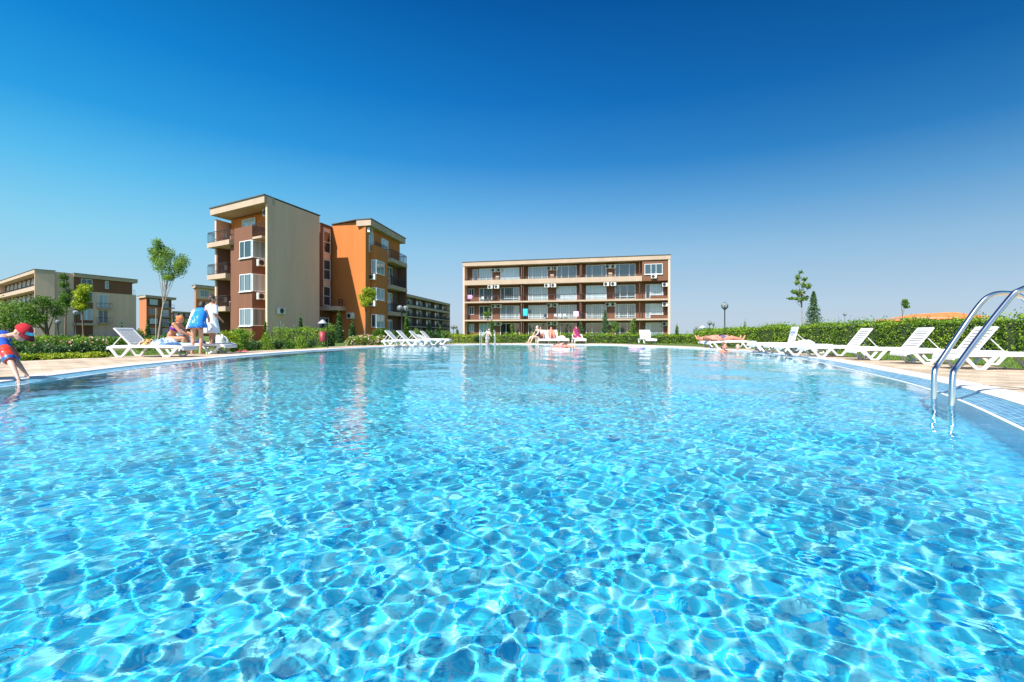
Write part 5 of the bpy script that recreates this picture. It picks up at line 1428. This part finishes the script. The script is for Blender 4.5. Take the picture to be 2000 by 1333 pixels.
# --- woman in the white robe
r = person(413, 14.75, 0, R(-28), 'standing woman in a short white towelling robe beside the girl in the blue towel')
J = dict(elL=(-.24,.02,1.14), elR=(.25,-.03,1.14), wrL=(-.10,.20,1.06), wrR=(.17,.17,1.00), knL=(-.10,.05,.49), knR=(.14,-.02,.49), anL=(-.12,.06,.075), anR=(.19,-.06,.075))
J, rot, hp_ = body(r, J, 1.04, SKIN_T, .013, 1.02, look=(.5,.9,-.1))
hair(r, hp_, rot, 1.04, hair_mat('hair_brown', (.05,.03,.022)), bun=(.02,-.06,.10))
WH = C('towelling_white', (.83,.83,.84))
rings = [((0,-.01,1.50),.07,.065),((0,0,1.47),.15,.09),((0,0,1.40),.205,.13),((0,.0,1.25),.205,.155),((0,.0,1.10),.19,.15),((0,0,.95),.215,.175),((0,0,.78),.25,.20),((0,0,.62),.28,.23),((0,0,.615),.27,.22)]
vs, fs = loft(rings, 36, .045, 6); MB().add(vs, fs, True).build('robe', WH, r)
sl = MB()
for q in 'LR': sl.tube([J['sh'+q], J['sh'+q].lerp(J['el'+q], .5), J['el'+q]], [.085,.078,.07], 14)
sl.build('sleeves', WH, r)
# --- child on the far ladder
r = person(953, 27.3, -.24, R(155), 'small child stepping down the distant ladder, holding its rail')
cs = .66
J = dict(pel=(.05,0,.92), che=(-.02,.0,1.28), nec=(-.08,0,1.43), hea=(-.12,.02,1.57), elL=(-.30,.12,1.2), wrL=(-.45,.25,1.12), elR=(.3,.1,1.2), wrR=(.42,.2,1.15), knL=(-.05,.1,.5), knR=(.14,.1,.55), anR=(.12,-.05,.18))
J, rot, hp_ = body(r, J, cs, SKIN_P, .012, 1.0)
hair(r, hp_, rot, cs, hair_mat('hair_blond', (.45,.32,.16)))
band(r, 'swim_shorts', C('swim_lilac', (.45,.4,.6)), J['pel']-Vector((0,0,.03)), (0,0,1), (1,0,0), .125, .1, .15)
# --- far loungers
def seated_far(x, Y, label, skin, m_suit, rz=180, s=1.0, lean=.0, suit='swimsuit', knees=.3, hairc=(.05,.03,.02), long=0):
    r = person(x, Y, 0, R(rz), label)
    J = dict(pel=(0,0,.42), wai=(0,-.02-lean*.15,.57), che=(0,-.04-lean*.35,.75), nec=(0,-.04-lean*.55,.91), hea=(0,-.02-lean*.6,1.04), shL=(-.16,-.04-lean*.5,.87), shR=(.16,-.04-lean*.5,.87),
             elL=(-.22,.06-lean*.3,.64), elR=(.22,.06-lean*.3,.64), wrL=(-.14,.25,.5), wrR=(.14,.25,.5), hiL=(-.09,0,.42), hiR=(.09,0,.42), knL=(-.12,.36,.42+knees), knR=(.12,.38,.42+knees*.9), anL=(-.12,.55,.40 if knees>.1 else .1), anR=(.12,.6,.40 if knees>.1 else .1))
    J, rot, hp_ = body(r, J, s, skin, .02, 1.05, hand=False)
    hair(r, hp_, rot, s, hair_mat('hair_far', hairc), long=long, vox=.018)
    band(r, suit, m_suit, J['che'].lerp(J['wai'], .6), J['nec']-J['wai'], (1,0,0), .185, .14, .34)
    return r, J
seated_far(1048.5, 29.1, 'woman in dark patterned swimwear sitting on the edge of the distant left lounger', SKIN_P, C('swim_dark', (.05,.045,.05)), 120, s=.93, knees=.02, hairc=(.4,.36,.3))
seated_far(1057, 29.75, 'person in pale top reclining on the distant white lounger behind the sitting woman', SKIN_T, C('top_pale', (.5,.4,.4)), 180, s=.9, lean=.9)
seated_far(1077.5, 29.6, 'sunburnt person lying back with raised knees on the distant lounger', SKIN_R, C('swim_orange', (.6,.2,.1)), 180, s=.9, lean=.8, knees=.38)
r, J = seated_far(1125.5, 29.55, 'person in a magenta dress sitting on a distant lounger, one leg stretched out', SKIN_R, C('dress_magenta_top', (.35,.02,.13)), 205, s=.9, knees=.02, hairc=(.3,.04,.1), long=.1)
vs, fs = loft([((0,-.04,.93),.1,.08),((0,-.04,.86),.2,.13),((0,-.02,.7),.19,.15),((0,.03,.52),.22,.2),((0,.12,.42),.26,.26),((0,.14,.36),.27,.27)], 24, .08, 5)
MB().add(vs, fs, True).build('dress', C('dress_magenta', (.26,.02,.09)), r)
# --- sunbathers lying on the right pair of loungers
def lying(x, Y, z, rz, label, skin, s=1.0, arms=0, vox=.018, suit=(.1,.05,.1), hairc=(.2,.12,.07), prone=False, dz=0):
    r = person(x, Y, z, R(rz), label)
    J = dict(pel=(0,0,.11), wai=(0,.17,.11), che=(0,.36,.13), nec=(0,.53,.13), hea=(0,.67,.12), shL=(-.17,.47,.10), shR=(.17,.47,.10), elL=(-.25,.24,.07), elR=(.25,.24,.07), wrL=(-.20,.02,.06), wrR=(.20,.02,.06),
             hiL=(-.09,-.02,.10), hiR=(.09,-.02,.10), knL=(-.10,-.42,.14), knR=(.10,-.42,.12), anL=(-.10,-.83,.06), anR=(.12,-.83,.06))
    if arms == 1: J.update(elL=(-.3,.62,.08), elR=(.3,.62,.08), wrL=(-.1,.80,.08), wrR=(.1,.80,.08))
    J, rot, hp_ = body(r, J, s, skin, vox, 1.12, look=(.3,0,1 if not prone else -.2), fdir=dict(L=(-.2,-.4,.9 if not prone else -.3),R=(.2,-.4,.9 if not prone else -.3)), hand=False)
    hair(r, hp_, rot, s, hair_mat('hair_lying', hairc), vox=.016)
    band(r, 'swim_bottom', C('swim_low', suit), J['pel'], (0,1,0), (1,0,0), .185, .135, .19)
    return r, J
lying(1410, 19.55, .30, 95, 'nearer sunbather lying flat on her back on the right side loungers', SKIN_R, arms=0, suit=(.12,.1,.22), hairc=(.25,.12,.06))
lying(1400, 21.25, .30, -88, 'farther sunbather lying flat in the middle of the orange towel', SKIN_R, arms=1, suit=(.6,.25,.2), hairc=(.12,.08,.06))
# --- bather on a white air mattress
flx, flY = px(1100,19.4), 19.4
ro = empty('air_mattress', (flx, flY, WATER_Z-.02), R(128)); tag(ro, 'white air mattress carrying the red skinned swimmer near the far edge', 'air mattress'); ro.scale = (.75,.75,.8)
VN = mat('vinyl_white', (.82,.80,.80), .3, .05)
for i in range(5): MB().tube([(-.62,-.24+.12*i,.03),(-.6,-.24+.12*i,.035),(.58,-.24+.12*i,.035),(.62,-.24+.12*i,.03)], [.03,.066,.066,.03], 12).build('air_tube', VN, ro)
r, J = lying(1100, 19.4, WATER_Z+.05, 36, 'swimmer resting on the white air mattress, head raised, near the far edge', SKIN_R, .72, 1, .014, (.7,.3,.3), (.03,.02,.02), True)
# --- two heads in the water on the right
def bather(x, Y, rz, label, skin, hc, s=1.0, dz=0):
    r = person(x, Y, WATER_Z-1.40*s+dz, R(rz), label)
    J = dict(elL=(-.33,.2,1.30), elR=(.33,.2,1.30), wrL=(-.36,.44,1.34), wrR=(.36,.44,1.34), knL=(-.12,.26,.62), knR=(.12,.22,.60), anL=(-.12,-.12,.52), anR=(.12,-.16,.52))
    J, rot, hp_ = body(r, J, s, skin, .013, 1.0, look=(0,1,.1)); hair(r, hp_, rot, s, hair_mat('hair_bather', hc)); return r
bather(1413, 17.0, 200, 'short haired swimmer with head and shoulders above the water on the right', SKIN_R, (.12,.06,.03), 1.05)
bather(1441, 17.6, 150, 'blond swimmer with only the head above the water, near the right edge', SKIN_P, (.55,.38,.25), .8)

# --- the child in the red cap at the left edge, crouching and dipping both hands into the water
bx, bY = -6.52, 6.35
r = empty('person', (bx, bY, 0), 0); tag(r, 'small child in red cap and armbands crouching at the pool edge, hands in the water', 'person')
def L_(x, y, Y): return Vector((px(x,Y)-bx, Y-bY, pz(y,Y)))
s = .64
hd = L_(44, 650, 6.35)
J = dict(pel=L_(-62,702,6.35), wai=L_(-40,688,6.35), che=L_(-12,664,6.35), nec=L_(15,657,6.35), hea=hd, shL=L_(2,664,6.47), shR=L_(2,666,6.20),
         elL=L_(30,704,6.62), elR=L_(20,706,6.02), wrL=L_(50,729,6.56), wrR=L_(36,741,5.92), hiL=L_(-62,704,6.43), hiR=L_(-62,704,6.27),
         knL=L_(-12,706,6.6), knR=L_(-8,707,6.15), anL=L_(-30,744,6.45), anR=L_(-28,748,6.2))
J = {k: v/s for k, v in J.items()}
KID = skin_mat('skin_child', (.60,.36,.26))
Jw, rot, hp_ = body(r, J, s, KID, .0075, 1.3, look=(.76,-.12,-.64), hs=.96, hdir=dict(L=(.45,.1,-.8),R=(.2,-.1,-1)), fdir=dict(L=(1,0,-.15),R=(1,0,-.15)))
RED = C('rash_red', (.55,.015,.03)); BLUE = C('rash_blue', (.01,.08,.40)); NAVY = C('rash_navy', (.02,.03,.14))
# suit: torso shell
su = MB(); sp = [Jw['pel'], Jw['wai'], Jw['che'], Jw['che'].lerp(Jw['nec'],.55)]
su.tube(sp, [.125,.118,.130,.100], 18); [su.ell(p, (q,q,q), 14, 10) for p, q in zip(sp, (.125,.118,.130,.100))]
remesh(su.build('swim_top', BLUE, r), .01)
st = MB()
for q in 'LR': st.tube([Jw['sh'+q], Jw['sh'+q].lerp(Jw['el'+q],.35)], [.066,.056], 14)
st.ell(Jw['che'].lerp(Jw['nec'],.80), (.05,.065,.055), 12, 10)
remesh(st.build('sleeves', BLUE, r), .009)
co_ = MB(); nb = Jw['che'].lerp(Jw['nec'],.9); nd = (Jw['nec']-Jw['che']).normalized(); co_.tube([nb-nd*.02, nb, nb+nd*.018], [.066,.064,.052], 16); remesh(co_.build('collar', RED, r), .008)
sh_ = MB()
for q in 'LR': sh_.tube([Jw['hi'+q], Jw['hi'+q].lerp(Jw['kn'+q],.7)], [.098,.078], 14)
sh_.ell(Jw['pel'], (.13,.125,.11), 14, 10); remesh(sh_.build('swim_shorts', NAVY, r), .01)
# armbands: fat inflated cuffs
ABM = mat('armband_vinyl', (.42,.02,.012), .3, .15, 9, col2=(.60,.06,.02)); ABB = mat('armband_blue', (.015,.10,.28), .4, .1); WHT = mat('armband_white', (.8,.8,.78), .35, .05)
for q in 'LR':
    a, b = Jw['sh'+q].lerp(Jw['el'+q], .35), Jw['sh'+q].lerp(Jw['el'+q], 1.0)
    t = MB(); pp_ = [a.lerp(b, i/8) for i in range(9)]; rr2 = [.056,.066,.069,.070,.070,.070,.069,.066,.054]
    t.tube(pp_, rr2, 20, cap=True); ab = t.build('armband', ABM, r)
    t = MB(); t.tube([a.lerp(b,.82), a.lerp(b,.9), a.lerp(b,.99)], [.071,.070,.056], 20); t.build('armband_trim', ABB, ab)
    t = MB(); c = a.lerp(b,.42)
    for (dx, dz, rr3) in ((.02,.018,.013),(.035,-.012,.010),(-.02,-.01,.012)): t.ell(c+Vector((dx,-.069,dz)), (rr3,.004,rr3), 10, 6)
    t.tube([a.lerp(b,.06)+Vector((0,-.055,.0)), a.lerp(b,.75)+Vector((-.05,-.055,-.01))], .012, 6)
    t.build('armband_print', WHT, ab)
# cap with brim, goggles-like turquoise patch at the side of the brim
cp_ = MB(); n, m_ = 24, 10; vs = []; fs = []
for j in range(m_+1):
    t = math.pi*.5*j/m_
    for k in range(n):
        a = 2*math.pi*k/n; vs.append(hp_(.092*math.cos(a)*math.cos(t*.98), -.006+.112*math.sin(a)*math.cos(t*.98), .022+.104*math.sin(t)))
for j in range(m_):
    for k in range(n): fs.append((j*n+k, j*n+(k+1)%n, (j+1)*n+(k+1)%n, (j+1)*n+k))
cp_.add(vs, fs, True); cap_ = cp_.build('cap', C('cap_red', (.52,.012,.022)), r); b = cap_.modifiers.new('solid','SOLIDIFY'); b.thickness = .004
br_ = MB(); vs = []; fs = []; n = 14
for i in range(n+1):
    a = math.pi*(.12+.76*i/n)
    for (k, dz) in ((1.0,.032),(1.4,.024),(1.85,.004),(1.83,-.002),(1.0,.020)):
        vs.append(hp_(.090*math.cos(a)*(1+(k-1)*.25), .108*math.sin(a)*k, dz))
for i in range(n):
    for j in range(4): fs.append((i*5+j, i*5+5+j, i*5+6+j, i*5+1+j))
br_.add(vs, fs, True).build('cap_brim', C('brim_dark_red', (.22,.012,.02)), cap_)
tq = MB(); vs = []; fs = []; n = 12
for i in range(n+1):
    a = math.pi*(.30+.40*i/n)
    for (k, dz) in ((1.05,.040),(1.06,.060),(1.03,.082)): vs.append(hp_(.0965*math.cos(a)*k*(1-max(0,dz-.06)*2.5), -.004+.116*math.sin(a)*k*(1-max(0,dz-.06)*2.5), dz))
for i in range(n):
    for j in range(2): fs.append((i*3+j, i*3+3+j, i*3+4+j, i*3+1+j))
tq.add(vs, fs, True).build('cap_band', C('band_turquoise', (.03,.42,.55), col2=(.3,.7,.8), scale=25), cap_)
